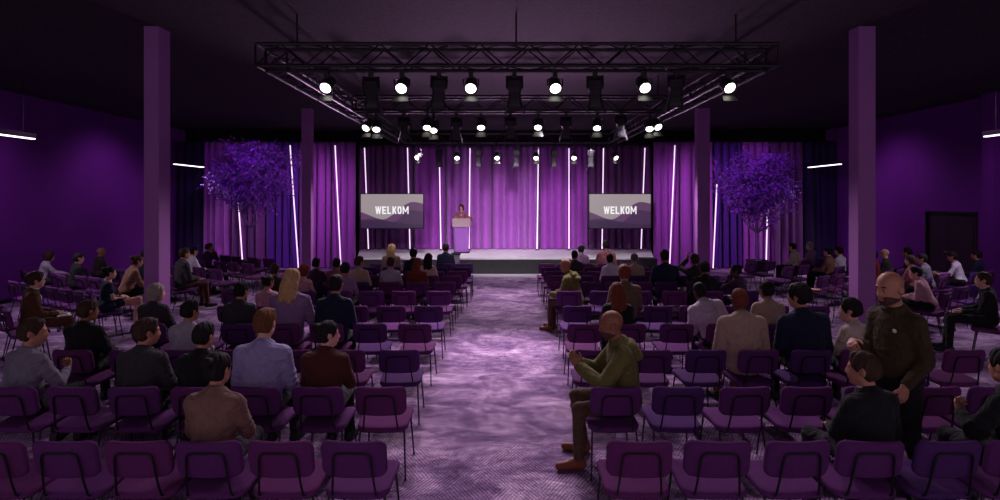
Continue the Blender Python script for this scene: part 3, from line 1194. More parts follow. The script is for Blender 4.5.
def block_letters(word, H=1.0, W=.56, T=.19, gap=.13):
    """bold condensed block lettering in the xz plane, strokes with a little depth"""
    mb = MB()

    def poly(pts):
        n = len(pts)
        mb.add([(x, -.004, z) for x, z in pts] + [(x, .004, z) for x, z in pts], [tuple(range(n)), tuple(range(2 * n - 1, n - 1, -1))] + [(i, n + i, n + (i + 1) % n, (i + 1) % n) for i in range(n)])

    def bar(x0, z0, x1, z1, t=T):
        # a slanted stroke with level ends
        poly([(x0, z0), (x0 + t, z0), (x1 + t, z1), (x1, z1)])
    x = 0.0
    for ch in word:
        w = W * (1.45 if ch in 'WM' else 1.0)
        R = lambda a, c, b_, d: poly([(x + a, c), (x + b_, c), (x + b_, d), (x + a, d)])
        if ch in 'WM':
            q = T * .82
            z0, z1 = (H, 0) if ch == 'W' else (0, H)
            k = (w - q) / 4
            if ch == 'W':
                for i, (a, b_) in enumerate(((H, 0), (0, H), (H, 0), (0, H))):
                    bar(x + k * i, a, x + k * (i + 1), b_, q)
            else:
                R(0, 0, q, H)
                R(w - q, 0, w, H)
                bar(x + .02, H, x + w / 2 - q / 2, .25 * H, q)
                bar(x + w / 2 - q / 2, .25 * H, x + w - q - .02, H, q)
        elif ch == 'E':
            R(0, 0, T, H)
            for z in (0, (H - T) / 2, H - T):
                R(0, z, w if z != (H - T) / 2 else w * .9, z + T * .9)
        elif ch == 'L':
            R(0, 0, T, H)
            R(0, 0, w * .92, T * .9)
        elif ch == 'K':
            R(0, 0, T, H)
            bar(x + T * .5, H * .42, x + w - T * .9, H, T * 1.0)
            bar(x + w - T * .9, 0, x + T * .75, H * .58, T * 1.0)
        elif ch == 'O':
            n = 20
            for i in range(n):
                a0, a1 = 2 * math.pi * i / n, 2 * math.pi * (i + 1) / n
                f_ = lambda a, r: (x + w / 2 + math.copysign(abs(math.cos(a)) ** .6, math.cos(a)) * (w / 2 - r), H / 2 + math.copysign(abs(math.sin(a)) ** .6, math.sin(a)) * (H / 2 - r))
                poly([f_(a0, 0), f_(a1, 0), f_(a1, T), f_(a0, T)])
        x += w + gap
    tot = x - gap
    mb.v = [(a - tot / 2, b_, c - H / 2) for a, b_, c in mb.v]
    me = mb.mesh('lettering', smooth=False)
    return me, tot


TXT, TXT_W = block_letters('WELKOM')
TXT.materials.append(M_SCR[4])


def screen(px0, px1, py0, py1, d, label):
    x0, x1, z1, z0 = wx(px0, d), wx(px1, d), wz(py0, d), wz(py1, d)
    W, H = x1 - x0, z1 - z0
    t = thing('display_screen', label, 'screen', ((x0 + x1) / 2, d, z0), 0, 'welcome screens on either side of the stage')
    mb = MB()
    mb.bbox((-W / 2, 0, 0), (W / 2, .07, H))
    for a, b_ in (((-W / 2, -.012, 0), (-W / 2 + .03, 0, H)), ((W / 2 - .03, -.012, 0), (W / 2, 0, H)), ((-W / 2, -.012, 0), (W / 2, 0, .03)), ((-W / 2, -.012, H - .03), (W / 2, 0, H))):
        mb.bbox(a, b_)
    mb.build('bezel', M_BEZEL, t, smooth=False)
    w2, h2 = W / 2 - .03, H - .06
    MB().bbox((-w2, -.004, .03), (w2, -.001, H - .03)).build('display', M_SCR[0], t, smooth=False)

    def wave(fn, y, m, nm):
        n = 48
        mb = MB()
        for i in range(n):
            u0, u1 = i / n, (i + 1) / n
            a, b_ = max(0.005, fn(u0)), max(0.005, fn(u1))
            xa, xb = -w2 + 2 * w2 * u0, -w2 + 2 * w2 * u1
            mb.add([(xa, y, .03), (xb, y, .03), (xb, y, .03 + h2 * b_), (xa, y, .03 + h2 * a)], [(0, 1, 2, 3)])
        mb.build(nm, m, t, smooth=False)
    ss_ = lambda u, a, b_: (lambda q: q * q * (3 - 2 * q))(min(1, max(0, (u - a) / (b_ - a))))
    f1 = lambda u: 0.50 - 0.25 * ss_(u, -0.1, 0.38) + 0.52 * ss_(u, 0.34, 0.84) - 0.10 * ss_(u, 0.84, 1.15)
    f2 = lambda u: 0.24 + 0.04 * math.sin(u * 6) - 0.07 * ss_(u, 0.2, 0.55) + 0.40 * ss_(u, 0.5, 0.80) - 0.10 * ss_(u, 0.8, 1.1)
    wave(f1, -.0055, M_SCR[1], 'wave_pattern')
    wave(f2, -.0070, M_SCR[2], 'wave_pattern')
    wave(lambda u: 0.22 - 0.12 * ss_(u, 0.25, 0.9), -.0085, M_SCR[3], 'wave_pattern')
    tx = link('lettering', TXT, t)
    tx.location = (0, -.0135, H * .525)
    tx.scale = (W * .52 / TXT_W, 1, H * .215)
    for sx in (-1, 1):
        MB().tube([(sx * W * .36, .04, H), (sx * W * .36, .04, 4.30 - z0)], .004, 6).build('hanging_cable', M_BLACK, t)
    return t


screen(360, 424, 193.3, 228.8, 17.6, 'left WELKOM welcome screen, hanging before the dark plum curtains left of the lectern')
screen(588.5, 651.5, 193.3, 228.8, 17.6, 'right WELKOM welcome screen, hanging on the side of the stage without the lectern')

# ---------------------------------------------------------------- lectern and small stage items
lx, ly = wx(461.5, 18.05), 18.05
t = thing('lectern', 'lectern on the stage with a beige front board and purple-lit pedestal', 'lectern', (lx, ly, ST_Z))
M_LECT = mat('lectern_purple', srgb(150, 92, 176), 0.5, 0.04)
mb = MB()
mb.add([(-.23, -.02, .04), (.23, -.02, .04), (.23, .36, .04), (-.23, .36, .04), (-.25, -.03, .95), (.25, -.03, .95), (.25, .36, .95), (-.25, .36, .95)],
       [(3, 2, 1, 0), (4, 5, 6, 7), (0, 1, 5, 4), (1, 2, 6, 5), (2, 3, 7, 6), (3, 0, 4, 7)])
mb.build('pedestal', M_LECT, t, smooth=False)
MB().bbox((-.27, -.06, 0), (.27, .40, .04)).build('base', M_BLACK, t, smooth=False)
o_ = MB().box((0, -.07, 1.06), (.62, .03, .30), Matrix.Rotation(rad(8), 3, 'X')).build('front_board', mat('lectern_board', srgb(176, 158, 156), 0.6, 0.04), t, smooth=False)
o_['label'] = 'beige front board'
MB().box((0, .16, 1.12), (.62, .46, .03), Matrix.Rotation(rad(-12), 3, 'X')).build('reading_top', mat('lectern_board_top', srgb(120, 104, 108), 0.6, 0.04), t, smooth=False)
MB().tube([(.10, .05, 1.10), (.11, .10, 1.30), (.10, .18, 1.36)], [.006, .006, .010], 8).build('microphone', M_BLACK, t)

t = thing('plinth_box', 'small grey box with a dark top standing before the stage, by the navy-suited man', 'box', (wx(456, 15.85), 15.85, 0))
MB().bbox((-.11, -.12, 0), (.11, .12, .74)).build('body', mat('plinth_grey', srgb(120, 110, 120), .7, .05), t, smooth=False)
MB().bbox((-.14, -.15, .74), (.14, .15, .78)).build('top', M_BLACK, t, smooth=False)
t = thing('subwoofer', 'black floor loudspeaker at the right end of the stage front', 'loudspeaker', (wx(648, 15.75), 15.75, 0))
mb = MB()
mb.bbox((-.22, -.2, .02), (.22, .25, .64))
mb.build('cabinet', M_BLACK, t, smooth=False)
MB().bbox((-.20, -.212, .05), (.20, -.20, .61)).build('grille', mat('speaker_grille', srgb(34, 30, 36), .7, .3, 200), t, smooth=False)
MB().lathe([(.15, 0), (.15, .008), (.10, .004), (.03, .002)], 24, Matrix.Translation((0, -.212, .33)) @ Matrix.Rotation(rad(90), 4, 'X')).build('speaker_cone', mat('cone_black', srgb(16, 15, 17), .5, 0), t)

# ---------------------------------------------------------------- truss
TZ0, TZ1, TD = 4.20, 4.49, 0.29
TX0, TX1, TY0, TY1, TYM = -3.27, 3.72, 7.1, 16.3, 10.6
tr = thing('lighting_truss', 'black rectangular lattice lighting truss hung under the ceiling before the stage', 'truss', (0.22, TY0, TZ0))


def truss_beam(a, b, parent, name='truss_beam'):
    """a box beam between a and b (centre line of the underside), four chords and zigzag lacing on each side"""
    a, b = Vector(a), Vector(b)
    u = (b - a).normalized()
    L = (b - a).length
    lat = Vector((u.y, -u.x, 0)) * TD / 2
    h = Vector((0, 0, TZ1 - TZ0))
    ch = [a + lat, a - lat, a + lat + h, a - lat + h]
    mb = MB()
    for c in ch:
        mb.tube([c, c + u * L], .025, 8)
    n = max(2, round(L / .33))
    st_ = L / n
    for i in range(n):
        p, q = u * st_ * i, u * st_ * (i + 1)
        for c0, c1 in ((ch[0], ch[2]), (ch[1], ch[3]), (ch[0], ch[1]), (ch[2], ch[3])):
            if i % 2 == 0:
                mb.tube([c0 + p, c1 + q], .010, 5)
            else:
                mb.tube([c1 + p, c0 + q], .010, 5)
    for p in (u * 0, u * L):
        for c0, c1 in ((0, 1), (1, 3), (3, 2), (2, 0)):
            mb.tube([ch[c0] + p, ch[c1] + p], .016, 6)
    o = mb.build(name, M_TRUSS, parent)
    return o


tl = Vector(tr.location)
rel = lambda x, y, z: Vector((x, y, z)) - tl
truss_beam(rel(TX0, TY0, TZ0), rel(TX1, TY0, TZ0), tr)
truss_beam(rel(TX0 + .3, TYM, TZ0), rel(TX1 - .3, TYM, TZ0), tr)
truss_beam(rel(TX0 + .3, TY1, TZ0), rel(TX1 - .3, TY1, TZ0), tr)
truss_beam(rel(TX0 + .15, TY0 + .16, TZ0), rel(TX0 + .15, TY1 + .15, TZ0), tr)
truss_beam(rel(TX1 - .15, TY0 + .16, TZ0), rel(TX1 - .15, TY1 + .15, TZ0), tr)
for x in (TX0 + .5, 0.22, TX1 - .5):
    for y in (TY0, TYM, TY1):
        MB().tube([rel(x, y, TZ1), rel(x, y, CEIL)], .012, 6).build('hanging_rod', M_BLACK, tr)

# ---------------------------------------------------------------- stage lights
M_LENS = mat('lamp_lens_glow', srgb(255, 250, 235), 0.3, 0, emit=9.0, ecol=(1.0, 0.96, 0.86, 1))
M_CAN = mat('lamp_can_black', srgb(30, 28, 32), 0.5, 0, spec=0.4)


def make_lamp():
    """a wash light: yoke, clamp, can and glowing lens; hangs from its origin, the can turned by a child's rotation"""
    me = {}
    mb = MB()
    mb.bbox((-.03, -.035, -.05), (.03, .035, .055))
    mb.tube([(0, 0, -.05), (0, 0, -.08)], .012, 8)
    me['clamp'] = mb.mesh('clamp')
    mb = MB()
    mb.tube([(-.105, 0, -.24), (-.105, 0, -.09), (-.09, 0, -.08), (.09, 0, -.08), (.105, 0, -.09), (.105, 0, -.24)], .009, 6)
    me['yoke'] = mb.mesh('yoke')
    mb = MB()
    mb.lathe([(.03, -.20), (.055, -.19), (.065, -.14), (.085, -.10), (.09, .0), (.096, .05), (.096, .075), (.074, .075), (.074, .055), (.02, .05)], 20)
    for k in range(4):
        mb.lathe([(.072, -.17 + k * .015), (.078, -.168 + k * .015), (.078, -.163 + k * .015), (.07, -.16 + k * .015)], 20)
    me['can'] = mb.mesh('can')
    mb = MB()
    mb.lathe([(.074, .056), (.066, .066), (.045, .078), (.02, .086), (.001, .087)], 20)
    me['lens'] = mb.mesh('lens')
    mb = MB()
    mb.add([(-.085, -.10, .076), (.085, -.10, .076), (.11, -.125, .20), (-.11, -.125, .20), (-.085, -.104, .076), (.085, -.104, .076), (.11, -.129, .20), (-.11, -.129, .20)],
           [(0, 1, 2, 3), (7, 6, 5, 4), (0, 4, 5, 1), (1, 5, 6, 2), (2, 6, 7, 3), (3, 7, 4, 0)])
    me['barn_door'] = mb.mesh('barn_door', smooth=False)
    for k, m in (('clamp', M_CAN), ('yoke', M_CAN), ('can', M_CAN), ('lens', M_LENS), ('barn_door', M_CAN)):
        me[k].materials.append(m)
    return me


LAMP = make_lamp()
LIGHT_COL = (1.0, 0.80, 0.98)


def aim(v):
    return Vector(v).to_track_quat('Z', 'Y')


def lamp(px, py, d, ztop, target, label, energy=0, group=None, size=58):
    lens = Vector((wx(px, d), d, wz(py, d)))
    top = Vector((lens.x, d, ztop))
    t = thing('stage_spotlight', label, 'light', top, 0, group)
    dz = (lens.z - top.z)
    link('clamp', LAMP['clamp'], t)
    yk = link('yoke', LAMP['yoke'], t)
    sc_ = max(.5, (-dz) / .24)
    yk.scale = (1, 1, sc_)
    dirv = Vector(target) - lens
    can = link('can', LAMP['can'], t)
    can.location = (0, 0, dz)
    can.rotation_mode = 'QUATERNION'
    can.rotation_quaternion = aim(dirv)
    link('lens', LAMP['lens'], can)
    link('barn_door', LAMP['barn_door'], can)
    if energy:
        ld = bpy.data.lights.new('spot_beam', 'SPOT')
        ld.energy = energy
        ld.color = LIGHT_COL
        ld.spot_size = rad(size)
        ld.spot_blend = 0.9
        ld.shadow_soft_size = 0.09
        lo = bpy.data.objects.new('spot_beam', ld)
        COL.objects.link(lo)
        u = dirv.normalized()
        lo.location = lens + u * .12
        lo.rotation_mode = 'QUATERNION'
        lo.rotation_quaternion = (-u).to_track_quat('Z', 'Y')
    return t


def make_profile(L=.50):
    me = {}
    mb = MB()
    mb.bbox((-.03, -.035, -.05), (.03, .035, .055))
    mb.tube([(0, 0, -.05), (0, 0, -.09)], .012, 8)
    me['clamp'] = mb.mesh('clamp')
    mb = MB()
    # a long housing: finned lamp house at the top, waist, lens barrel with a flared front
    secs = [(.075, -.04), (.10, -.03), (.105, .10), (.095, .15), (.082, .20), (.080, .34), (.088, .40), (.105, .46), (.105, L)]
    vs, fs = [], []
    for r, z in secs:
        q = r * .72
        vs += [(-q, -r * .82, z), (q, -r * .82, z), (r, -q * .8, z), (r, q * .8, z), (q, r * .82, z), (-q, r * .82, z), (-r, q * .8, z), (-r, -q * .8, z)]
    for i in range(len(secs) - 1):
        for j in range(8):
            a, b_ = i * 8 + j, i * 8 + (j + 1) % 8
            fs.append((a, b_, b_ + 8, a + 8))
    fs.append(tuple(range(7, -1, -1)))
    fs.append(tuple((len(secs) - 1) * 8 + j for j in range(8)))
    mb.add(vs, fs)
    for k in range(5):
        mb.bbox((-.108, -.088, .0 + k * .022), (.108, .088, .008 + k * .022))
    me['housing'] = mb.mesh('housing', smooth=False)
    mb = MB()
    for sx in (-1, 1):
        mb.bbox((sx * .108 - .006, -.02, -.06), (sx * .108 + .006, .02, .15))
    mb.bbox((-.114, -.02, -.07), (.114, .02, -.058))
    me['yoke'] = mb.mesh('yoke', smooth=False)
    for sx, nm in ((-1, 'barn_a'), (1, 'barn_b')):
        mb = MB()
        mb.add([(sx * .095, -.08, L), (sx * .095, .08, L), (sx * .13, .09, L + .13), (sx * .13, -.09, L + .13),
                (sx * .099, -.08, L), (sx * .099, .08, L), (sx * .134, .09, L + .13), (sx * .134, -.09, L + .13)],
               [(0, 1, 2, 3), (7, 6, 5, 4), (0, 4, 5, 1), (1, 5, 6, 2), (2, 6, 7, 3), (3, 7, 4, 0)])
        me[nm] = mb.mesh('barn_door', smooth=False)
    for k in me:
        me[k].materials.append(M_CAN)
    for nm in ('barn_a', 'barn_b'):
        me[nm].materials.clear()
        me[nm].materials.append(mat('barn_door_grey', srgb(72, 64, 72), 0.4, 0, metal=0.5))
    return me


PROF = make_profile()


def profile(px, py, d, ztop, target, label, group, sc_=1.0):
    top = Vector((wx(px, d), d, ztop))
    pos = Vector((wx(px, d), d, wz(py, d)))
    t = thing('profile_spotlight', label, 'light', top, 0, group)
    link('clamp', PROF['clamp'], t)
    h_ = link('housing', PROF['housing'], t)
    h_.location = pos - top
    h_.rotation_mode = 'QUATERNION'
    h_.rotation_quaternion = aim(Vector(target) - pos)
    h_.scale = sc_ if isinstance(sc_, tuple) else (sc_, sc_, sc_)
    link('yoke', PROF['yoke'], h_)
    link('barn_door', PROF['barn_a'], h_)
    link('barn_door', PROF['barn_b'], h_)
    MB().tube([(0, 0, -.05), pos - top], .010, 6).build('stem', M_CAN, t)
    return t


KN = {327: 'leftmost', 402: 'second from left', 471: 'third from left', 555: 'fourth from left', 644: 'fifth from left', 728: 'rightmost'}
for px, py in ((327, 86), (402, 86.5), (471, 86.5), (555, 86.5), (644, 86), (728, 86)):
    d = TY0 + .05
    lamp(px, py, d, TZ0 - .083, (wx(px, d) * 1.15, 2.4, 0.4), 'lit round spotlight under the front truss beam, %s of six' % KN[px], 125, 'lamps under the front truss beam', 70)
for i, (px, py) in enumerate(((367, 126.5), (376.5, 127.5), (427, 125.5), (433.5, 128.5), (481, 125.5), (538, 125.5), (597, 126), (649.5, 127), (657, 125.5))):
    d = TYM + (.16 if i % 2 else -.14)
    lamp(px, py, d, TZ0 - .083, ((-3.9, 6.2, 0.2) if i == 0 else (4.2, 6.2, .2) if i == 8 else (wx(px, d) * 0.75, 7.4, 0.0)), 'lit round spotlight under the middle truss beam, %s from the left' % ORD[i], (420 if i in (0, 8) else 430 if i in (4, 5) else 430) if i not in (1, 3, 7) else 0, 'lamps under the middle truss beam', 62)
for i, (px, py) in enumerate(((418, 157), (457, 157), (497, 157), (536, 157), (574, 157), (615, 157))):
    lamp(px, py, TY1 - .1, TZ0 - .083, ((-5.6, 11.5, 0.2) if i == 0 else (5.8, 11.5, .2) if i == 5 else (wx(px, TY1) * .7, 11.5, 0.0)), 'lit round spotlight under the rear truss beam, %s from the left' % ORD[i], 820 if i in (0, 5) else 420, 'lamps under the rear truss beam', 62)
for i, (px, py, tx_) in enumerate(((371, 81, 390), (439, 80, 440), (514.5, 80, 515), (595, 80, 589), (676, 79, 655))):
    profile(px, py, TY0 + .05, TZ0 - .083, (wx(tx_, 9.0), 8.2, 2.3), 'unlit black profile light under the front truss beam, %s from left' % ORD[i], 'profile lights under the front truss beam', (1.05, 1.05, .76))
for i, (px, py, tx_) in enumerate(((404, 120, 415), (456.5, 121, 457), (510.5, 120, 510), (566, 120, 560), (621, 118, 610))):
    profile(px, py, TYM - .05, TZ0 - .083, (wx(tx_, 13), 12.0, 2.3), 'unlit black profile light under the middle truss beam, %s from left' % ORD[i], 'profile lights under the middle truss beam', (1.05, 1.05, .80))
for i, px in enumerate((439, 478.5, 516.5, 554, 591)):
    profile(px, 151, TY1 - .05, TZ0 - .083, (wx(px, TY1), TY1 + .6, 0.5), 'unlit black profile light under the rear truss beam, %s from left' % ORD[i], 'profile lights under the rear truss beam')

# ---------------------------------------------------------------- pendant line lights
M_DIFF = mat('line_light_diffuser', srgb(255, 245, 250), 0.4, 0, emit=2.6, ecol=(1.0, 0.9, 1.0, 1))


def pendant(x, y0, y1, z, label):
    t = thing('pendant_light', label, 'light', (x, (y0 + y1) / 2, z), 0, 'pendant line lights along the side walls')
    L = (y1 - y0) / 2
    MB().bbox((-.05, -L, .0), (.05, L, .10)).build('housing', M_BLACK, t, smooth=False)
    MB().bbox((-.042, -L + .02, -.022), (.042, L - .02, .0)).build('diffuser', M_DIFF, t, smooth=False)
    for s_ in (-.7, .7):
        MB().tube([(0, s_ * L, .10), (0, s_ * L, CEIL - z)], .006, 6).build('suspension_cable', M_BLACK, t)
    return t


pendant(-9.85, 9.3, 11.0, 3.70, 'line-shaped pendant light by the left wall, the one nearer the camera')
pendant(-10.15, 16.2, 17.8, 3.53, 'line-shaped pendant light by the left wall, deep in the hall before the navy curtain')
pendant(10.62, 16.2, 17.9, 3.53, 'line-shaped pendant light deep in the hall beside the right tree')
pendant(10.25, 9.3, 11.0, 3.75, 'line-shaped pendant light at the right wall by the pilaster')
# ---------------------------------------------------------------- trees
M_TWIG = mat('tree_bark_violet', srgb(98, 70, 120), 0.7, 0.1, 20)
M_LEAF = mat('tree_leaf_violet', srgb(124, 50, 176), 0.6, 0.35, 1.3)


def tree(px0, px1, pxt, py_top, py_low, d, label, seed):
    rg = random.Random(seed)
    X, R = wx((px0 + px1) / 2, d), (wx(px1, d) - wx(px0, d)) / 2
    xt = wx(pxt, d)
    zt, zl = wz(py_top, d), wz(py_low, d)
    t = thing('tree', label, 'tree', (xt, d, 0), 0)
    c = Vector((X - xt, 0, (zt + zl) / 2))
    rv = Vector((R, min(R, 0.72), (zt - zl) / 2))
    wood, ends = MB(), []

    def grow(p, dirv, L, r, lev):
        pts, rs = [p], [r]
        q = p.copy()
        dv = dirv.copy()
        for k in range(4):
            dv = (dv + Vector((rg.uniform(-.25, .25), rg.uniform(-.25, .25), rg.uniform(-.1, .2)))).normalized()
            q = q + dv * L / 4
            pts.append(q.copy())
            rs.append(r * (1 - .14 * (k + 1)))
        wood.tube(pts, rs, 6 if lev < 2 else 4)
        if lev >= 4:
            ends.append((pts[2], pts[4]))
            return
        for k in range(rg.choice((3, 3, 4)) if lev < 3 else 3):
            b = pts[rg.choice((2, 3, 4)) if k else 4]
            # aim for a random spot inside the crown
            while True:
                e = Vector((rg.uniform(-1, 1), rg.uniform(-1, 1), rg.uniform(-1, 1)))
                if e.length < 1:
                    break
            tgt = c + Vector((e.x * rv.x, e.y * rv.y, e.z * rv.z)) * 1.25
            v = (tgt - b)
            grow(b, (v.normalized() + dv * .35).normalized(), min(max(v.length * .62, .40), 1.5) * (0.85 if lev > 1 else 1), r * .55, lev + 1)
        if lev >= 2:
            ends.append((pts[1], pts[4]))
    fork = Vector((0, 0, zl - .35))
    wood.tube([(0, 0, 0), (.02, 0, fork.z * .5), fork], [.075, .06, .05], 8)
    for k in range(6):
        a = k * math.pi / 3 + .3
        grow(fork.copy(), Vector((math.cos(a) * .8, math.sin(a) * .8, .7)).normalized(), .75, .032, 1)
    wood.build('branches', M_TWIG, t)
    lv = MB()

    def leaf(p, u, n, L):
        u, n = u.normalized(), n.normalized()
        w = u.cross(n)
        w = w.normalized() * L * .30 if w.length > 1e-4 else Vector((L * .3, 0, 0))
        n2 = u.cross(w).normalized() * L * .10
        lv.add([p, p + u * L * .5 + w + n2, p + u * L, p + u * L * .5 - w + n2], [(0, 1, 2), (0, 2, 3)])
    rv_ = lambda: Vector((rg.uniform(-1, 1), rg.uniform(-1, 1), rg.uniform(-1, 1)))
    tw = MB()
    n_tw = 0
    for a, b in ends:
        for k in range(9):
            f = rg.random()
            p = a.lerp(b, f)
            u = ((b - a).normalized() * .6 + rv_()).normalized()
            L = rg.uniform(.15, .42)
            q = p + u * L + Vector((0, 0, -.05))
            m = p.lerp(q, .5) + rv_() * .03
            tw.tube([p, m, q], [.006, .005, .003], 3, caps=False)
            for j in range(5):
                pp = p.lerp(q, rg.uniform(.15, 1))
                leaf(pp, u + rv_() * .9, rv_(), rg.uniform(.05, .10))
    tw.build('twigs', M_TWIG, t)
    lv.build('foliage', M_LEAF, t)
    MB().lathe([(.26, 0), (.30, .03), (.34, .42), (.36, .45), (.33, .45), (.31, .40), (.05, .39)], 24).build('planter', M_BLACK, t)
    return t


tree(190, 316, 250, 131, 217, 16.9, 'bushy violet-lit tree on the left side of the hall, before a white tube light', 5)
tree(704, 812, 757, 139, 222, 16.9, 'violet-lit tree with a bare forked trunk on the right side of the hall', 11)

# ---------------------------------------------------------------- chairs


def chair_meshes():
    me = {}
    mb = MB()

    def seat_w(u, v, n):
        z = 0.424 + n - 0.10 * max(0, v - 0.10) ** 2 * 6 + 0.012 * (u / .22) ** 2
        return (u, v + .02, z - 0.02 * max(0, -v) / .22)
    mb.pad(.445, .44, .052, .075, .022, seat_w)
    me['seat'] = mb.mesh('seat')
    mb = MB()
    tilt = rad(11)

    def back_w(u, v, n):
        y = -n - 0.028 * (1 - (u / .22) ** 2) + .028
        z = v
        yy = y * math.cos(tilt) - z * math.sin(tilt)
        zz = z * math.cos(tilt) + y * math.sin(tilt)
        return (u, -.222 + yy - .012, .672 + zz)
    mb.pad(.440, .262, .044, .058, .020, back_w)
    me['backrest'] = mb.mesh('backrest')
    mb = MB()
    # the bent tube on the back: up from under the seat, across, down again
    pts = []
    for (x, z, y) in ((-.150, .400, -.175), (-.148, .43, -.215), (-.138, .52, -.236), (-.128, .66, -.262), (-.122, .705, -.272), (-.108, .727, -.277), (-.085, .735, -.279),
                      (.085, .735, -.279), (.108, .727, -.277), (.122, .705, -.272), (.128, .66, -.262), (.138, .52, -.236), (.148, .43, -.215), (.150, .400, -.175)):
        pts.append((x, y, z))
    mb.tube(pts, .0075, 8)
    me['back_frame'] = mb.mesh('back_frame')
    mb = MB()
    q = [(-.185, -.16), (-.165, -.18), (.165, -.18), (.185, -.16), (.185, .19), (.165, .21), (-.165, .21), (-.185, .19), (-.185, -.16)]
    mb.tube([(x, y, .392) for x, y in q], .009, 8)
    mb.bbox((-.185, -.008, .386), (.185, .008, .398))
    me['seat_frame'] = mb.mesh('seat_frame')
    for nm, sx, y0, y1 in (('legA', -1, -.15, -.235), ('legB', 1, -.15, -.235), ('legC', -1, .17, .225), ('legD', 1, .17, .225)):
        mb = MB()
        mb.tube([(sx * .188, y0, .398), (sx * .193, y0 + (y1 - y0) * .12, .36), (sx * .215, y1, .008)], [.009, .009, .0075], 8)
        mb.lathe([(.009, 0), (.0105, .002), (.0105, .014), (.008, .016)], 8, Matrix.Translation((sx * .215, y1, 0)))
        me[nm] = mb.mesh('leg')
    for k in me:
        me[k].materials.append(M_CHAIR[0] if k in ('seat', 'backrest') else M_LEG)
    return me


CH = chair_meshes()
PROTO = []
for i in range(3):
    src = dict(CH)
    if i:
        for k in ('seat', 'backrest'):
            src[k] = CH[k].copy()
            src[k].materials.clear()
            src[k].materials.append(M_CHAIR[i])
    PROTO.append(src)
CRG = random.Random(3)
FIRST = {}
N_CHAIRS = 0


def chair(x, y, yaw, label, group, kind=None):
    global N_CHAIRS
    N_CHAIRS += 1
    k = CRG.choice((0, 0, 1, 2)) if kind is None else kind
    if k in FIRST:
        t = copy_tree(FIRST[k])
        t.location = (x, y, 0)
        t.rotation_euler = (0, 0, yaw)
        tag(t, label, 'chair', group)
        return t
    t = thing('audience_chair', label, 'chair', (x, y, 0), yaw, group)
    for nm in ('seat', 'backrest', 'back_frame', 'seat_frame', 'legA', 'legB', 'legC', 'legD'):
        link('leg' if nm.startswith('leg') else nm, PROTO[k][nm], t)
    FIRST[k] = t
    return t


ROW_D = [3.45, 4.45, 5.55, 6.72, 7.85, 9.14, 10.15, 11.0, 11.7, 12.4, 13.1]
SEATF = .24          # the seat's middle lies this far before the back of the backrest
LEFT = [
    [354, 280, 207, 136, 64, -8],
    [380, 317, 254, 195, 132, 71, 10],
    [398, 344, 290, 236, 182, 128, 72],
    [415, 369, 326, 282, 237, 191, 147],
    [428, 390, 353, 322, 291, 261, 231],
    [438.5, 404, 371, 340, 303, 270, 233],
    [445, 417, 389, 358, 333, 309],
    [451.5, 428, 401, 374, 347, 320],
    [457, 434, 413, 388, 363, 338],
    [462, 438, 414, 391, 367],
    [464, 445, 422, 400, 378],
]
RIGHT = [
    [641, 720, 798, 873, 950, 1024],
    [616, 680, 745, 808.5, 874, 936.5, 997],
    [596, 652, 706, 759, 812, 862, 916, 966],
    [585, 630, 678, 724, 771, 814],
    [577, 620, 658, 695, 733, 775, 816],
    [569, 603, 640, 675, 712, 747],
    [562, 591.5, 617, 642, 667, 698, 724],
    [558, 584, 612, 637, 661, 686, 710],
    [554, 576, 597, 621, 646, 670],
    [551, 572, 594, 616, 640, 662],
    [547, 566, 585, 607, 628],
]
occupied_in = {}
seat_pos = {}
RANK = ['nearest row', 'second row', 'third row', 'fourth row', 'fifth row', 'sixth row', 'seventh row', 'eighth row', 'ninth row', 'tenth row', 'eleventh row']


def seat_spot(px, row):
    d = ROW_D[row]
    return wx(px, d), d + SEATF


# slanted blocks at the sides: each row is (px of the backrest, depth)
YO = rad(27)
OUT_L = [
    ('nearest slanted row', [(-4, 7.95), (28, 7.56)]),
    ('second slanted row', [(13, 10.25), (26, 10.04), (39.5, 9.8), (53, 9.56), (68, 9.3), (85.5, 9.08), (104, 8.84)]),
    ('third slanted row', [(29, 11.85), (43, 11.6), (58, 11.36), (71, 11.1), (85, 10.9), (99, 10.7), (113.5, 10.45), (129, 10.2)]),
    ('fourth slanted row', [(83, 12.75), (96.5, 12.5), (110, 12.3), (123, 12.06), (141, 11.7), (160, 11.4), (181, 11.1)]),
    ('fifth slanted row', [(168, 12.9), (183, 12.65), (198, 12.4), (214, 12.1)]),
    ('sixth slanted row', [(191, 14.0), (205, 13.8), (219, 13.6), (232, 13.4), (247, 13.1)]),
    ('seventh slanted row', [(224, 15.1), (236, 14.8), (252, 14.5), (268, 14.25)]),
]
OUT_R = [
    ('nearest slanted row', [(993, 7.75)]),
    ('second slanted row', [(926.5, 8.95), (945, 9.3), (962.5, 9.62), (979, 9.9)]),
    ('third slanted row', [(864, 9.84), (881, 10.1), (899, 10.4), (912, 10.7), (926, 11.0), (941, 11.25), (957, 11.5), (974, 11.75)]),
    ('fourth slanted row', [(824.5, 11.0), (840, 11.3), (858, 11.55), (875, 11.8), (890, 12.1), (905, 12.4)]),
    ('fifth slanted row', [(789, 12.55), (805, 12.85), (829, 12.55), (843, 12.75)]),
    ('sixth slanted row', [(752, 13.4), (771, 13.6), (793, 13.95), (809, 14.2)]),
]


def outer_spot(px, d, side):
    """the seat's middle for a backrest seen at px, d; side -1 left block, 1 right block"""
    yaw = -YO if side < 0 else YO
    x = wx(px, d)
    return x + math.sin(-yaw) * SEATF, d + math.cos(yaw) * SEATF, yaw


# ---------------------------------------------------------------- the people
def find(rows, row, px):
    i = min(range(len(rows[row])), key=lambda k: abs((rows[row][k] if not isinstance(rows[row][k], tuple) else rows[row][k][0]) - px))
    return i


PEOPLE = []
CHAIR_TURN = {}
CHAIR_MOVE = {}      # a chair of the side blocks stands under its sitter


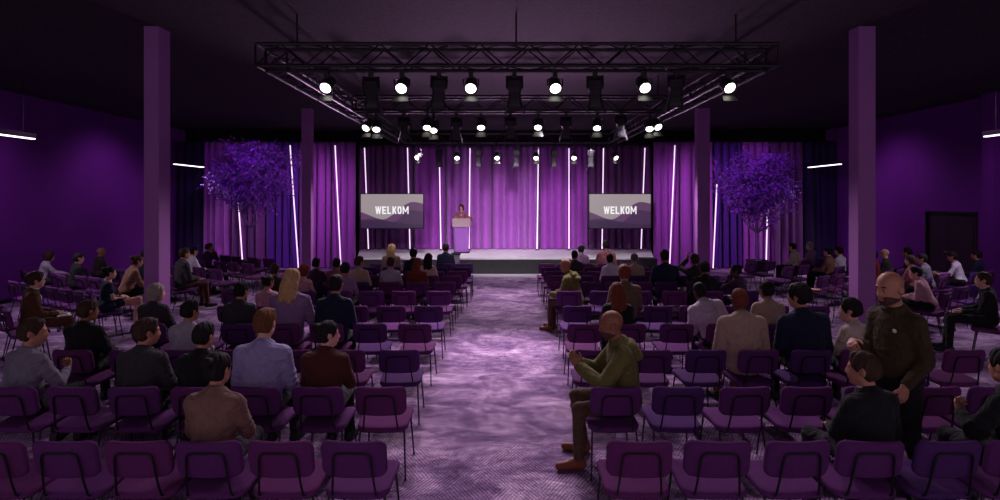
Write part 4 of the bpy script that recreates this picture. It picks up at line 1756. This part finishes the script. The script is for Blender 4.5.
def sit(block, row, px, ytop, label, **kw):
    kw.update(block=block, row=row, px=px, ytop=ytop, label=label)
    PEOPLE.append(kw)


# left block beside the aisle, nearest row first
sit('L', 0, 212, 355, 'person in a brown jacket alone in the nearest row left of the aisle', hair='bun', hairm='black', skinm='mid', top='jacket', topm='taupe', legm='charcoal', arms='phone', hyaw=-14, fem=True, w=1.00, px_c=207)
sit('L', 1, 261, 309, 'broad person in a pale lavender shirt, ginger hair, third from the aisle', hair='short', hairm='ginger', skinm='pale', top='shirt', topm='lavender', legm='black', arms='lap', w=1.09, hyaw=-6, px_c=254)
sit('L', 1, 324, 322, 'person in a maroon jacket looking right, dark hair tied back', hair='bun', hairm='black', skinm='pale', top='jacket', topm='maroon', legm='black', arms='phone', hyaw=-58, fem=True, w=1.05, px_c=317, collar=True, face=True)
sit('L', 1, 191, 325, 'dark-haired person in a black jacket directly behind the pale grey sweater', hair='short', hairm='black', skinm='mid', top='jacket', topm='black', legm='black', hyaw=-12, collar=True, px_c=195)
sit('L', 1, 140, 320, 'brown-haired person in a black jacket looking right, between two empty near chairs', hair='short', hairm='brown', skinm='mid', top='jacket', topm='charcoal', legm='black', hyaw=-40, px_c=132, topm2=None)
sit('L', 1, 17, 320, 'brown-haired person in a grey shirt at the left picture edge, hands joined', hair='short', hairm='brown', skinm='mid', top='shirt', topm='grey', legm='black', arms=('lap', 'phone'), hyaw=-48, w=1.06, px_c=10, twist=-18)
sit('L', 2, 82, 302, 'person in a black suit with a white collar, brown hair, third row', hair='short', hairm='brown', skinm='tan', top='jacket', topm='black', legm='black', hyaw=-28, collar=True, w=1.05, px_c=72)
sit('L', 2, 186, 302, 'black-haired person in a pale grey sweater, third row', hair='short', hairm='black', skinm='mid', top='sweater', topm='lightgrey', legm='charcoal', hyaw=-24, px_c=182)
sit('L', 3, 152, 285, 'grey-haired person in a dark suit seated in front of the near left column', hair='bob', hairm='grey', skinm='pale', top='jacket', topm='charcoal', legm='black', hyaw=-40, px_c=147)
sit('L', 3, 233, 283, 'person in a dark grey sweater with short dark hair, fourth row', hair='short', hairm='black', skinm='mid', top='sweater', topm='charcoal', legm='black', hyaw=-14, px_c=237, w=1.05)
sit('L', 3, 289, 268, 'tall person with long blond hair in a mauve blazer', hair='long', hairm='blond', skinm='pale', top='jacket', topm='lilac', legm='lilac', hyaw=-10, fem=True, w=1.07, px_c=282, arms='phone')
sit('L', 3, 334, 275, 'black-haired person in a navy sweater just right of the blond-haired one', hair='short', hairm='black', skinm='mid', top='sweater', topm='navy', legm='black', px_c=326, w=1.05)
sit('L', 4, 266, 280, 'small dark-haired person in a pink top, left of the long blond hair', hair='bun', hairm='black', skinm='mid', top='tee', topm='pink', legm='black', fem=True, hyaw=-24, px_c=261)
sit('L', 5, 273, 264.5, 'person in a dark olive jacket behind the pink top, farther from camera', hair='short', hairm='brown', skinm='mid', top='jacket', topm='darkolive', legm='black', px_c=270, w=1.05)
sit('L', 5, 302, 268, 'auburn-haired person in a pale sleeveless top, just beyond the blond-haired one', hair='bob', hairm='auburn', skinm='pale', top='tank', topm='pink', legm='black', fem=True, hyaw=-30, px_c=303, arms='lap')
sit('L', 5, 344, 263.5, 'person in a mauve shirt with dark rounded hair, sixth row', hair='mop', hairm='black', skinm='mid', top='shirt', topm='mauve', legm='black', px_c=340)
sit('L', 6, 315, 260, 'dark-haired person in a deep plum top, seventh row near the far left column', hair='short', hairm='black', skinm='mid', top='sweater', topm='plum', legm='black', px_c=309)
sit('L', 6, 334, 260, 'dark-haired person in a dusty rose top beside the deep plum top', hair='short', hairm='black', skinm='mid', top='sweater', topm='rose', legm='black', px_c=333, lean=14, w=.95)
sit('L', 6, 356.5, 257, 'brown-haired person in a beige top looking right, below the left screen', hair='short', hairm='brown', skinm='mid', top='sweater', topm='beige', legm='black', hyaw=-40, px_c=358, side=-2)
sit('L', 6, 390, 257.5, 'dark-haired person in a light grey shirt, broad back, seventh row', hair='short', hairm='brown', skinm='mid', top='shirt', topm='lightgrey', legm='black', px_c=389, w=1.07, hyaw=-10)
sit('L', 6, 417, 266, 'person with long auburn hair over a rust jacket', hair='long', hairm='auburn', skinm='pale', top='jacket', topm='rust', legm='black', fem=True, hyaw=-35, px_c=417, lean=10, w=1.05)
sit('L', 7, 428, 254, 'person with long black hair in a cream top, eighth row', hair='long', hairm='black', skinm='mid', top='sweater', topm='cream', legm='black', fem=True, hyaw=-15, px_c=428)
sit('L', 8, 413, 249, 'dark-haired person in a navy jacket below the right edge of the left screen', hair='mop', hairm='black', skinm='mid', top='jacket', topm='navy', legm='black', px_c=413, collar=True)
sit('L', 9, 390.5, 244, 'blond person in a beige jacket just left of the navy jacket, tenth row', hair='long', hairm='blond', skinm='pale', top='jacket', topm='beige', legm='black', fem=True, px_c=391, hyaw=-20, w=1.05)
sit('L', 10, 445.5, 243.5, 'person in a dark navy suit before the stage, beside the plinth box', hair='short', hairm='black', skinm='mid', top='jacket', topm='navy', legm='black', px_c=445, collar=True, w=1.05)
# right block beside the aisle
sit('R', 0, 874, 355, 'dark-haired person in a black suit in the nearest row, looking left', hair='short', hairm='brown', skinm='mid', top='jacket', topm='black', legm='black', hyaw=40, collar=True, px_c=873, arms=('lap', 'lap'), twist=14, legs='wide', w=1.06, dx=.07)
sit('R', 1, 618, 310, 'bald bearded person in an olive-green hoodie seated sideways, hands joined', hair='bald', skinm='tan', top='hoodie', topm='khaki2', legm='trouserbrown', arms='clasp', yaw=86, hyaw=-4, hpitch=6, beard=True, px_c=616, dx=.10, dy=0.08, shoem='shoe_tan', face=True, lean=9, legs='wide', foot=(0.0, -0.07))
sit('R', 2, 859, 301, 'child with black bowl-cut hair in a beige top, looking left, beside the standing man', hair='mop', hairm='black', skinm='pale', top='sweater', topm='cream', legm='black', hyaw=42, px_c=862, twist=20, w=0.85, arms='lapin', hs=1.05)
sit('R', 2, 743, 288, 'person in a dusty pink coat with cropped reddish hair, third row', hair='crop', hairm='auburn', skinm='dark', top='coat', topm='beige', legm='tan', px_c=759, w=1.12, lean=8, dx=-.06)
sit('R', 2, 804, 283, 'black-haired person in a navy jacket turning left, right of the dusty pink coat', hair='mop', hairm='black', skinm='mid', top='jacket', topm='navy', legm='black', px_c=812, w=1.09, hyaw=38, side=-3)
sit('R', 3, 618, 284, 'person with long reddish hair in a black top, just beyond the green hoodie', hair='long', hairm='auburn', skinm='mid', top='sweater', topm='black', legm='black', fem=True, px_c=630, hyaw=8, dx=-.05, w=1.05)
sit('R', 3, 703, 282, 'person in a white hoodie leaning left, head bowed, dark skin', hair='crop', hairm='black', skinm='dark', top='hoodie', topm='hoodgrey', legm='charcoal', px_c=724, side=-14, lean=22, w=1.10, hyaw=20, dx=-.10)
sit('R', 3, 776, 282, 'person in a light beige jacket with short dark hair, just left of the navy jacket', hair='short', hairm='black', skinm='tan', top='jacket', topm='beige', legm='charcoal', px_c=771, hyaw=10)
sit('R', 4, 630, 265, 'person with short auburn hair in a grey-beige top, just beyond the long reddish hair', hair='mop', hairm='auburn', skinm='mid', top='sweater', topm='khaki', legm='black', px_c=620, dx=.04, w=1.05)
sit('R', 5, 706, 262, 'black-haired person in a black jacket just beyond the white hoodie', hair='mop', hairm='black', skinm='tan', top='jacket', topm='black', legm='black', px_c=712, w=1.07)
sit('R', 5, 740, 265.5, 'dark-skinned person with a hair bun in a purple top, arm bent, looking left', hair='bun', hairm='black', skinm='dark', top='sweater', topm='plum', legm='plum', px_c=747, fem=True, hyaw=55, twist=25, arms='chin', lean=14)
sit('R', 5, 567, 258, 'bald person in an olive hoodie seated sideways on the aisle, farther up the hall', hair='bald', skinm='tan', top='hoodie', topm='khaki2', legm='trouserbrown', arms='knee', yaw=62, px_c=569, dx=.03, beard=False, lean=18, shoem='shoe_tan')
sit('R', 6, 667, 249.5, 'broad person in a dark navy jacket, black hair, seventh row', hair='short', hairm='black', skinm='tan', top='jacket', topm='navy', legm='black', px_c=667, w=1.10)
sit('R', 6, 700, 254, 'person clapping with raised hands, below the far right column', hair='short', hairm='brown', skinm='tan', top='sweater', topm='charcoal', legm='black', px_c=698, arms='clap', hyaw=14)
sit('R', 7, 620, 255, 'person in a white hoodie with black hair leaning left, eighth row', hair='short', hairm='black', skinm='tan', top='hoodie', topm='white', legm='black', px_c=612, side=-4, lean=16, dx=.02)
sit('R', 7, 635, 255, 'grey-capped person in a beige jacket beside the leaning white hoodie', hair='cap', hairm='greycap', skinm='mid', top='jacket', topm='beige', legm='black', px_c=637, lean=10)
sit('R', 8, 575, 254, 'small dark-haired person in a charcoal top, beyond the olive hoodie', hair='short', hairm='black', skinm='mid', top='sweater', topm='charcoal', legm='black', px_c=576)
sit('R', 10, 581.5, 246, 'person in a purple-grey top with black hair, first row before the stage', hair='mop', hairm='black', skinm='mid', top='sweater', topm='mauve', legm='black', px_c=585, dx=-.05, hyaw=-20)
sit('R', 10, 606.5, 240, 'tall person in a dusty rose shirt, first row before the stage', hair='short', hairm='black', skinm='tan', top='shirt', topm='rose', legm='black', px_c=607, w=1.07)
sit('R', 0, 1046, 352, 'person in black at the right picture edge, only a hand and sleeve in view', hair='short', hairm='black', skinm='mid', top='jacket', topm='black', legm='black', px_c=1024, arms=('phone', 'lap'), twist=20, dx=.10)
# slanted block at the left wall
sit('OL', 0, 27, 272.5, 'brown-haired person in a brown suit in profile, tablet on the lap', hair='mop', hairm='brown', skinm='pale', top='jacket', topm='brown', legm='brown', px_c=28, collar=True, arms='lap', legs='sit', yaw=-44, face=True)
sit('OL', 1, 103.5, 266.5, 'black-haired person in a navy dress with bare crossed legs', hair='bun', hairm='black', skinm='pale', top='dress', topm='navy', legm='navy', fem=True, px_c=104, legs='cross', arms='lapin', yaw=-44, shoem='shoe_black', hs=.95)
sit('OL', 2, 41, 255, 'person with a brown bob in a grey sweater, in profile by the left wall', hair='bob', hairm='brown', skinm='pale', top='sweater', topm='lightgrey', legm='charcoal', px_c=43, collar=True, arms='knee', lean=14, yaw=-40)
sit('OL', 2, 74, 260, 'black-haired person in a black suit with white collar, right of the grey sweater', hair='short', hairm='black', skinm='pale', top='jacket', topm='black', legm='black', px_c=71, collar=True, yaw=-35)
sit('OL', 2, 128, 255, 'brown-haired person with a bun in a tan top, leaning forward by the near left column', hair='bun', hairm='brown', skinm='mid', top='sweater', topm='tan', legm='black', fem=True, px_c=129, lean=20, arms='knee', yaw=-38, w=1.05)
sit('OL', 3, 97.5, 251, 'bald person in a dark olive jacket by the left wall', hair='bald', skinm='mid', top='jacket', topm='darkolive', legm='black', px_c=96.5, w=1.10, yaw=-32, hyaw=-15)
sit('OL', 3, 143, 249, 'dark-haired person in a dark suit half hidden by the near left column', hair='short', hairm='black', skinm='pale', top='jacket', topm='black', legm='black', px_c=141, collar=True, hyaw=-20)
sit('OL', 3, 180, 248, 'person in a dark coat just right of the near left column', hair='short', hairm='brown', skinm='mid', top='coat', topm='charcoal', legm='maroon', px_c=181, w=1.05, collar=True, yaw=-38)
sit('OL', 4, 190.5, 248, 'person in a white shirt just beyond the dark coat', hair='short', hairm='black', skinm='pale', top='shirt', topm='white', legm='charcoal', px_c=183, dx=.15, yaw=-35)
sit('OL', 5, 206.5, 244, 'person in a dark mauve top before the navy corner curtain at left', hair='short', hairm='brown', skinm='mid', top='sweater', topm='plum', legm='black', px_c=205, hyaw=-20, arms='chin')
# slanted block at the right wall
sit('OR', 0, 993, 273, 'fair-haired person in a black suit facing left, right picture edge', hair='short', hairm='brown', skinm='pale', top='jacket', topm='black', legm='black', px_c=993, collar=True, yaw=52, arms='lap', face=True)
sit('OR', 1, 920, 267, 'dark-haired person in a dusty pink sweater slumped forward', hair='short', hairm='black', skinm='pale', top='sweater', topm='pink', legm='black', px_c=926.5, lean=20, yaw=38, hyaw=20, w=1.05)
sit('OR', 2, 914, 260, 'brown-haired person directly behind the dusty pink sweater', hair='short', hairm='brown', skinm='mid', top='sweater', topm='rose', legm='black', px_c=912)
sit('OR', 2, 927, 255, 'dark-haired person in a grey sweater before the dark double door', hair='short', hairm='black', skinm='pale', top='sweater', topm='grey', legm='black', px_c=926, yaw=40, lean=10, hyaw=10)
sit('OR', 2, 962, 256, 'dark-haired person in a white shirt holding a small cup', hair='short', hairm='black', skinm='mid', top='shirt', topm='white', legm='black', px_c=957, yaw=42, arms='fwd', lean=14, w=1.07, dx=.05, face=True)
sit('OR', 2, 984, 256, 'black-haired person in a dark navy top between the white shirt and the pilaster', hair='short', hairm='black', skinm='mid', top='sweater', topm='navy', legm='black', px_c=974, yaw=38, w=1.05, dx=.10)
sit('OR', 3, 877, 251, 'dark-haired person in a dark red top just right of the near right column', hair='mop', hairm='black', skinm='pale', top='sweater', topm='red', legm='black', px_c=875, fem=True, yaw=40, hyaw=15, arms='chin')
sit('OR', 3, 889, 251, 'bald pale person in a dark jacket beyond the standing man', hair='bald', skinm='pale', top='jacket', topm='charcoal', legm='black', px_c=890, yaw=40)
sit('OR', 3, 912, 253, 'person in black with dark hair by the right wall, left of the double door', hair='short', hairm='black', skinm='mid', top='sweater', topm='black', legm='black', px_c=905, yaw=45, dx=.08)
sit('OR', 4, 831, 252, 'dark-haired person in a tan top just left of the near right column', hair='bun', hairm='black', skinm='pale', top='sweater', topm='tan', legm='black', px_c=829, fem=True, yaw=30, hyaw=10)
sit('OR', 4, 842, 248, 'black-haired person in a white shirt, partly behind the near right column', hair='short', hairm='black', skinm='pale', top='shirt', topm='white', legm='mauve', px_c=843, yaw=30)
sit('OR', 5, 796, 249, 'dark-haired person with a pale shirt before the navy curtain at right', hair='short', hairm='black', skinm='pale', top='shirt', topm='cream', legm='black', px_c=793, yaw=35, lean=12)
sit('OR', 5, 812.5, 246.5, 'grey-haired person in a mauve sweater before the navy curtain at right', hair='short', hairm='grey', skinm='pale', top='sweater', topm='mauve', legm='black', px_c=809, yaw=32)

cloth('khaki2', 104, 98, 52)
hairc('greycap', 96, 92, 98)


def vox(d):
    return 0.0085 if d < 5.2 else 0.011 if d < 7.5 else 0.016 if d < 10.5 else 0.021


def place(c):
    b, row, px = c['block'], c['row'], c['px']
    if b in ('L', 'R'):
        rows = LEFT if b == 'L' else RIGHT
        x, y = seat_spot(c['px_c'], row)
        yaw0 = 0.0
    else:
        rows = OUT_L if b == 'OL' else OUT_R
        lst = rows[row][1]
        i = min(range(len(lst)), key=lambda k: abs(lst[k][0] - c['px_c']))
        x, y, yaw0 = outer_spot(lst[i][0], lst[i][1], -1 if b == 'OL' else 1)
    yaw = rad(c['yaw']) if 'yaw' in c else yaw0
    # the head comes out at px, ytop: solve the scale and a small sideways shift
    lean, side = rad(c.get('lean', 4)), rad(c.get('side', 0))
    dxl = math.sin(side) * .62
    dyl = -.05 + math.sin(lean) * .6
    hd = y + dyl * math.cos(yaw) + dxl * math.sin(yaw)
    ztop = wz(c['ytop'], hd)
    up = 0.50 * math.cos(lean) * math.cos(side) + 0.03
    s = (ztop - 0.565 - 0.022) / (up + 0.235)
    s = min(max(s, 0.84), 1.26)
    x = x + c.get('dx', 0)
    hx = x + dxl * s * math.cos(yaw) - dyl * s * math.sin(yaw)
    want = wx(px, hd)
    lim = .10 if b in ('L', 'R') and row < 6 else .05 if b in ('L', 'R') else .36
    mv = min(max(want - hx, -lim), lim)
    x += mv
    if b in ('OL', 'OR'):
        CHAIR_MOVE[(b, row, c['px_c'])] = mv
    c['s'] = s
    if b in ('L', 'R') and row >= 6:
        c['tuck'], c['foot'] = .05, (-.15, -.13)
    if b in ('OL', 'OR'):                        # the sitter has turned the chair most of the way
        yaw0 += .75 * (yaw - yaw0)
        CHAIR_TURN[(b, row, c['px_c'])] = yaw0
    sh_ = 0.0
    if abs(yaw - yaw0) < rad(30):
        sh_ = .055 + .30 * abs(math.sin(yaw - yaw0))
    elif abs(yaw - yaw0) < rad(70):
        sh_ = .05
    x += -math.sin(yaw0) * sh_
    y += math.cos(yaw0) * sh_
    c['loc'] = (x, y + c.get('dy', 0), 0)
    c['yaw'] = yaw
    for k, pre in (('topm', 'cloth_'), ('legm', 'cloth_'), ('hairm', 'hair_'), ('skinm', 'skin_')):
        if isinstance(c.get(k), str):
            c[k] = MATS[pre + c[k]]
    if isinstance(c.get('shoem'), str):
        c['shoem'] = MATS[c['shoem']]
    occupied_in.setdefault((b, row), []).append(c['px_c'])
    return make_person(c, vox(y))


PPL = [place(c) for c in PEOPLE]

# the standing man
sm = dict(label='standing bald bearded man in an olive-brown shirt and dark trousers, looking left', stand=True, s=1.0, hair='bald', skinm=MATS['skin_mid'], top='shirt', topm=mk('oliveblack'), legm=mk('black'),
          arms=('hang', 'bent'), beard=True, face=True, loc=(wx(900, 4.2), 4.24, 0), yaw=rad(106), hyaw=-2, hpitch=8, w=0.920, lean=2, stride=.14, shoem=MATS['shoe_black'])
sm['s'] = wz(268, 4.2) / 1.725
man = make_person(sm, 0.0075)
mb = MB()
mb.lathe([(.001, -.003), (.014, -.002), (.015, .002), (.010, .005), (.001, .006)], 14)
bd = mb.build('lapel_badge', mat('badge_white', srgb(225, 220, 222), .4, 0), man)
bp = sm['_T'](-0.085, 0.118, 0.345)
bd.location = Vector(bp)
bd.rotation_euler = (rad(-90), 0, 0)
bd['label'] = 'small round white badge'

# the speaker on stage
spk = dict(label='dark-haired person speaking at the lectern, one arm held out to the right', stand=True, s=1.0, fem=True, hair='bob', hairm=MATS['hair_brown'], skinm=MATS['skin_pale'], top='jacket', topm=mk('rose'),
           legm=mk('black'), arms=('present', 'lectern'), loc=(wx(461.5, 18.76), 18.76, ST_Z), yaw=rad(180), hyaw=-6, collar=True, lean=2, face=True)
spk['s'] = (wz(203.5, 18.66) - ST_Z) / 1.735
make_person(spk, 0.016)

# ---------------------------------------------------------------- all the chairs
for b, rows, words_ in (('L', LEFT, 'left block'), ('R', RIGHT, 'right block')):
    for r, row in enumerate(rows):
        occ = occupied_in.get((b, r), [])
        for i, px in enumerate(row):
            x, y = seat_spot(px, r)
            full = any(abs(px - q) < .6 for q in occ)
            jit = CRG.uniform(-.05, .05)
            chair(x, y, jit, '%s purple chair, %s from the centre aisle, %s from the camera, %s' % ('occupied' if full else 'empty', ORD[i], RANK[r], words_), 'purple chairs of the %s' % words_)
for b, rows, side, words_ in (('OL', OUT_L, -1, 'by left wall'), ('OR', OUT_R, 1, 'by right wall')):
    for r, (nm, row) in enumerate(rows):
        occ = occupied_in.get((b, r), [])
        lst = sorted(row, key=lambda q: abs(q[0] - 500))
        spots = []
        for px, d in lst:
            x, y, yaw = outer_spot(px, d, side)
            spots.append([x + CHAIR_MOVE.get((b, r, px), 0), y, CHAIR_TURN.get((b, r, px), yaw), any(abs(px - q) < .6 for q in occ)])
        ux, uy = side * math.cos(YO), math.sin(YO)
        for _ in range(12):                      # empty chairs give way to the ones with a sitter
            for p, q in zip(spots, spots[1:]):
                gap = .50 - math.hypot(q[0] - p[0], q[1] - p[1])
                if gap > 0:
                    wp, wq = (.5, .5) if p[3] == q[3] else (0, 1) if p[3] else (1, 0)
                    p[0] -= ux * gap * wp
                    p[1] -= uy * gap * wp
                    q[0] += ux * gap * wq
                    q[1] += uy * gap * wq
        for i, (x, y, yaw, full) in enumerate(spots):
            chair(x, y, yaw + CRG.uniform(-.06, .06), '%s purple chair, %s from the inner end of the %s %s' % ('occupied' if full else 'empty', ORD[i], nm, words_), 'purple chairs in slanted rows %s' % words_)

# ---------------------------------------------------------------- things held or lying about
M_PAPER = mat('paper_white', srgb(222, 212, 218), .7, .03)


def slab(name, label, cat, p, size, rz, m, tilt=0.0):
    mb = MB()
    mb.box((0, 0, size[2] / 2), size)
    o = mb.build(name, m, None, smooth=False)
    o.location = p
    o.rotation_euler = (tilt, 0, rz)
    bv = o.modifiers.new('rounding', 'BEVEL')
    bv.width = min(size) * .3
    bv.segments = 2
    return tag(o, label, cat)




def at_person(i, v):
    c = PEOPLE[i]
    x, y, z = v
    ca, sa = math.cos(c['yaw']), math.sin(c['yaw'])
    return (c['loc'][0] + x * ca - y * sa, c['loc'][1] + x * sa + y * ca, z)


ip = [i for i, c in enumerate(PEOPLE) if 'brown suit' in c['label']][0]
slab('tablet', 'pale tablet lying on the lap of the person in the brown suit', 'tablet', at_person(ip, (0, .335, .612)), (.24, .17, .010), PEOPLE[ip]['yaw'], M_PAPER)
cx_, cy_, cyaw_ = outer_spot(824.5, 11.0, 1)
slab('folder', 'pale pink folder lying on an empty chair by the near right column', 'folder', (cx_, cy_ + .02, .466), (.23, .32, .012), cyaw_ + .5, mat('folder_pink', srgb(236, 170, 160), .7, .03))
ic = [i for i, c in enumerate(PEOPLE) if 'holding a small cup' in c['label']][0]
aw = PEOPLE[ic]['_arms'][0]
hp_ = aw[2] + aw[3] * .085 + aw[4] * .045
cup = MB().lathe([(.024, -.05), (.026, -.048), (.034, .045), (.035, .05), (.031, .05), (.024, -.04)], 16).build('paper_cup', M_PAPER)
cup.location = at_person(ic, hp_)
tag(cup, 'small white paper cup held by the person in the white shirt', 'cup')
# ---------------------------------------------------------------- light
def spot(loc, target, energy, col, size=60, blend=.8, soft=.15):  # added fill without fixtures, apart from the beams under the pendants
    ld = bpy.data.lights.new('fill_beam', 'SPOT')
    ld.energy = energy
    ld.color = col
    ld.spot_size = rad(size)
    ld.spot_blend = blend
    ld.shadow_soft_size = soft
    lo = bpy.data.objects.new('fill_beam', ld)
    COL.objects.link(lo)
    lo.location = loc
    u = Vector(loc) - Vector(target)
    lo.rotation_mode = 'QUATERNION'
    lo.rotation_quaternion = u.to_track_quat('Z', 'Y')
    return lo


def point(loc, energy, col, soft=.1):
    ld = bpy.data.lights.new('house_glow', 'POINT')
    ld.energy = energy
    ld.color = col
    ld.shadow_soft_size = soft
    lo = bpy.data.objects.new('house_glow', ld)
    COL.objects.link(lo)
    lo.location = loc
    return lo


MAG = (0.90, 0.50, 1.0)
VIO = (0.60, 0.20, 1.0)
# added beams without fixtures, washing the stage, its foot and its curtain
for x, e in ((-2.6, 260), (-0.9, 760), (0.6, 900), (2.0, 760), (3.2, 240)):
    spot((x, 13.2, 4.1), (x * 1.15, 19.5, 1.7), e * 0.80, (0.97, 0.68, 1.0), 42, 1.0)
for x in (-2.2, -0.6, 1.0, 2.6):
    spot((x, 10.5, 3.95), (x * 1.2, 16.3, 0.2), 620, (0.96, 0.84, 0.98), 46, 1.0)
for x in (-2.4, 0.2, 2.8):
    spot((x, 16.1, 4.0), (x * 1.15, 17.4, 0.5), 330, (0.96, 0.84, 0.98), 74, 1.0)
# more added beams, no lamp modelled, on the side curtains and the trees
for x, tx in ((-3.2, -6.6), (-3.2, -9.2), (3.6, 6.9), (3.6, 9.2)):
    spot((x, 14.5, 4.1), (tx, 18.4, 1.6), 360, MAG, 60, .9)
for x in (-8.3, 8.6):
    spot((x * .86, 14.6, 4.5), (x, 16.9, 2.9), 150, VIO, 70, .8)
# the pendant line lights throw their light down on the side blocks
for x, y, z, e in ((-9.85, 10.1, 3.64, 150), (-10.1, 17.0, 3.47, 130), (10.6, 17.0, 3.47, 130), (10.25, 10.1, 3.69, 150), (-9.85, 9.6, 3.64, 60), (10.25, 9.6, 3.69, 60)):
    spot((x, y, z), (x * .84, y - .4, 0), e * 1.6, (0.95, 0.80, 1.0), 125, 1.0, .3)
# added uplights without fixtures, aimed from before the stage at the ceiling
for x, tx, ty, e, sz in ((-3.0, -2.0, 7.0, 900, 46), (0.2, 0.9, 7.6, 1100, 40), (3.3, 2.4, 6.6, 700, 44), (-1.0, -0.4, 10.8, 700, 60), (1.8, 1.6, 10.9, 500, 50)):
    spot((x, 15.6, 0.9), (tx, ty, CEIL), e * .8, (0.90, 0.48, 0.92), sz, 1.0, .3)
# added violet washes on the side walls, no fixtures there
for x, y, tx in ((-9.2, 11.0, -11.5), (-9.4, 15.0, -11.5), (9.6, 11.0, 11.9), (9.8, 15.5, 11.9)):
    spot((x, y, 4.6), (tx, y, 1.8), 110, (0.78, 0.36, 0.96), 100, 1.0, .3)

w = bpy.data.worlds.new('dim_hall')
SC.world = w
w.use_nodes = True
bg = w.node_tree.nodes['Background']
bg.inputs['Color'].default_value = (0.66, 0.52, 0.68, 1)
bg.inputs['Strength'].default_value = 0.66

# ---------------------------------------------------------------- camera and picture
cd = bpy.data.cameras.new('camera')
cd.sensor_width = 36
cd.lens = 36 * F / 1000
cd.shift_y = -(250 - HY) / 1000
cd.clip_start = .05
cam = bpy.data.objects.new('camera', cd)
COL.objects.link(cam)
cam.location = (0, 0, HC)
cam.rotation_euler = (rad(90), 0, 0)
SC.camera = cam
vs_ = SC.view_settings
vs_.view_transform = 'Standard'
vs_.look = 'None'
vs_.gamma = 1
vs_.exposure = 0
vs_.use_curve_mapping = False
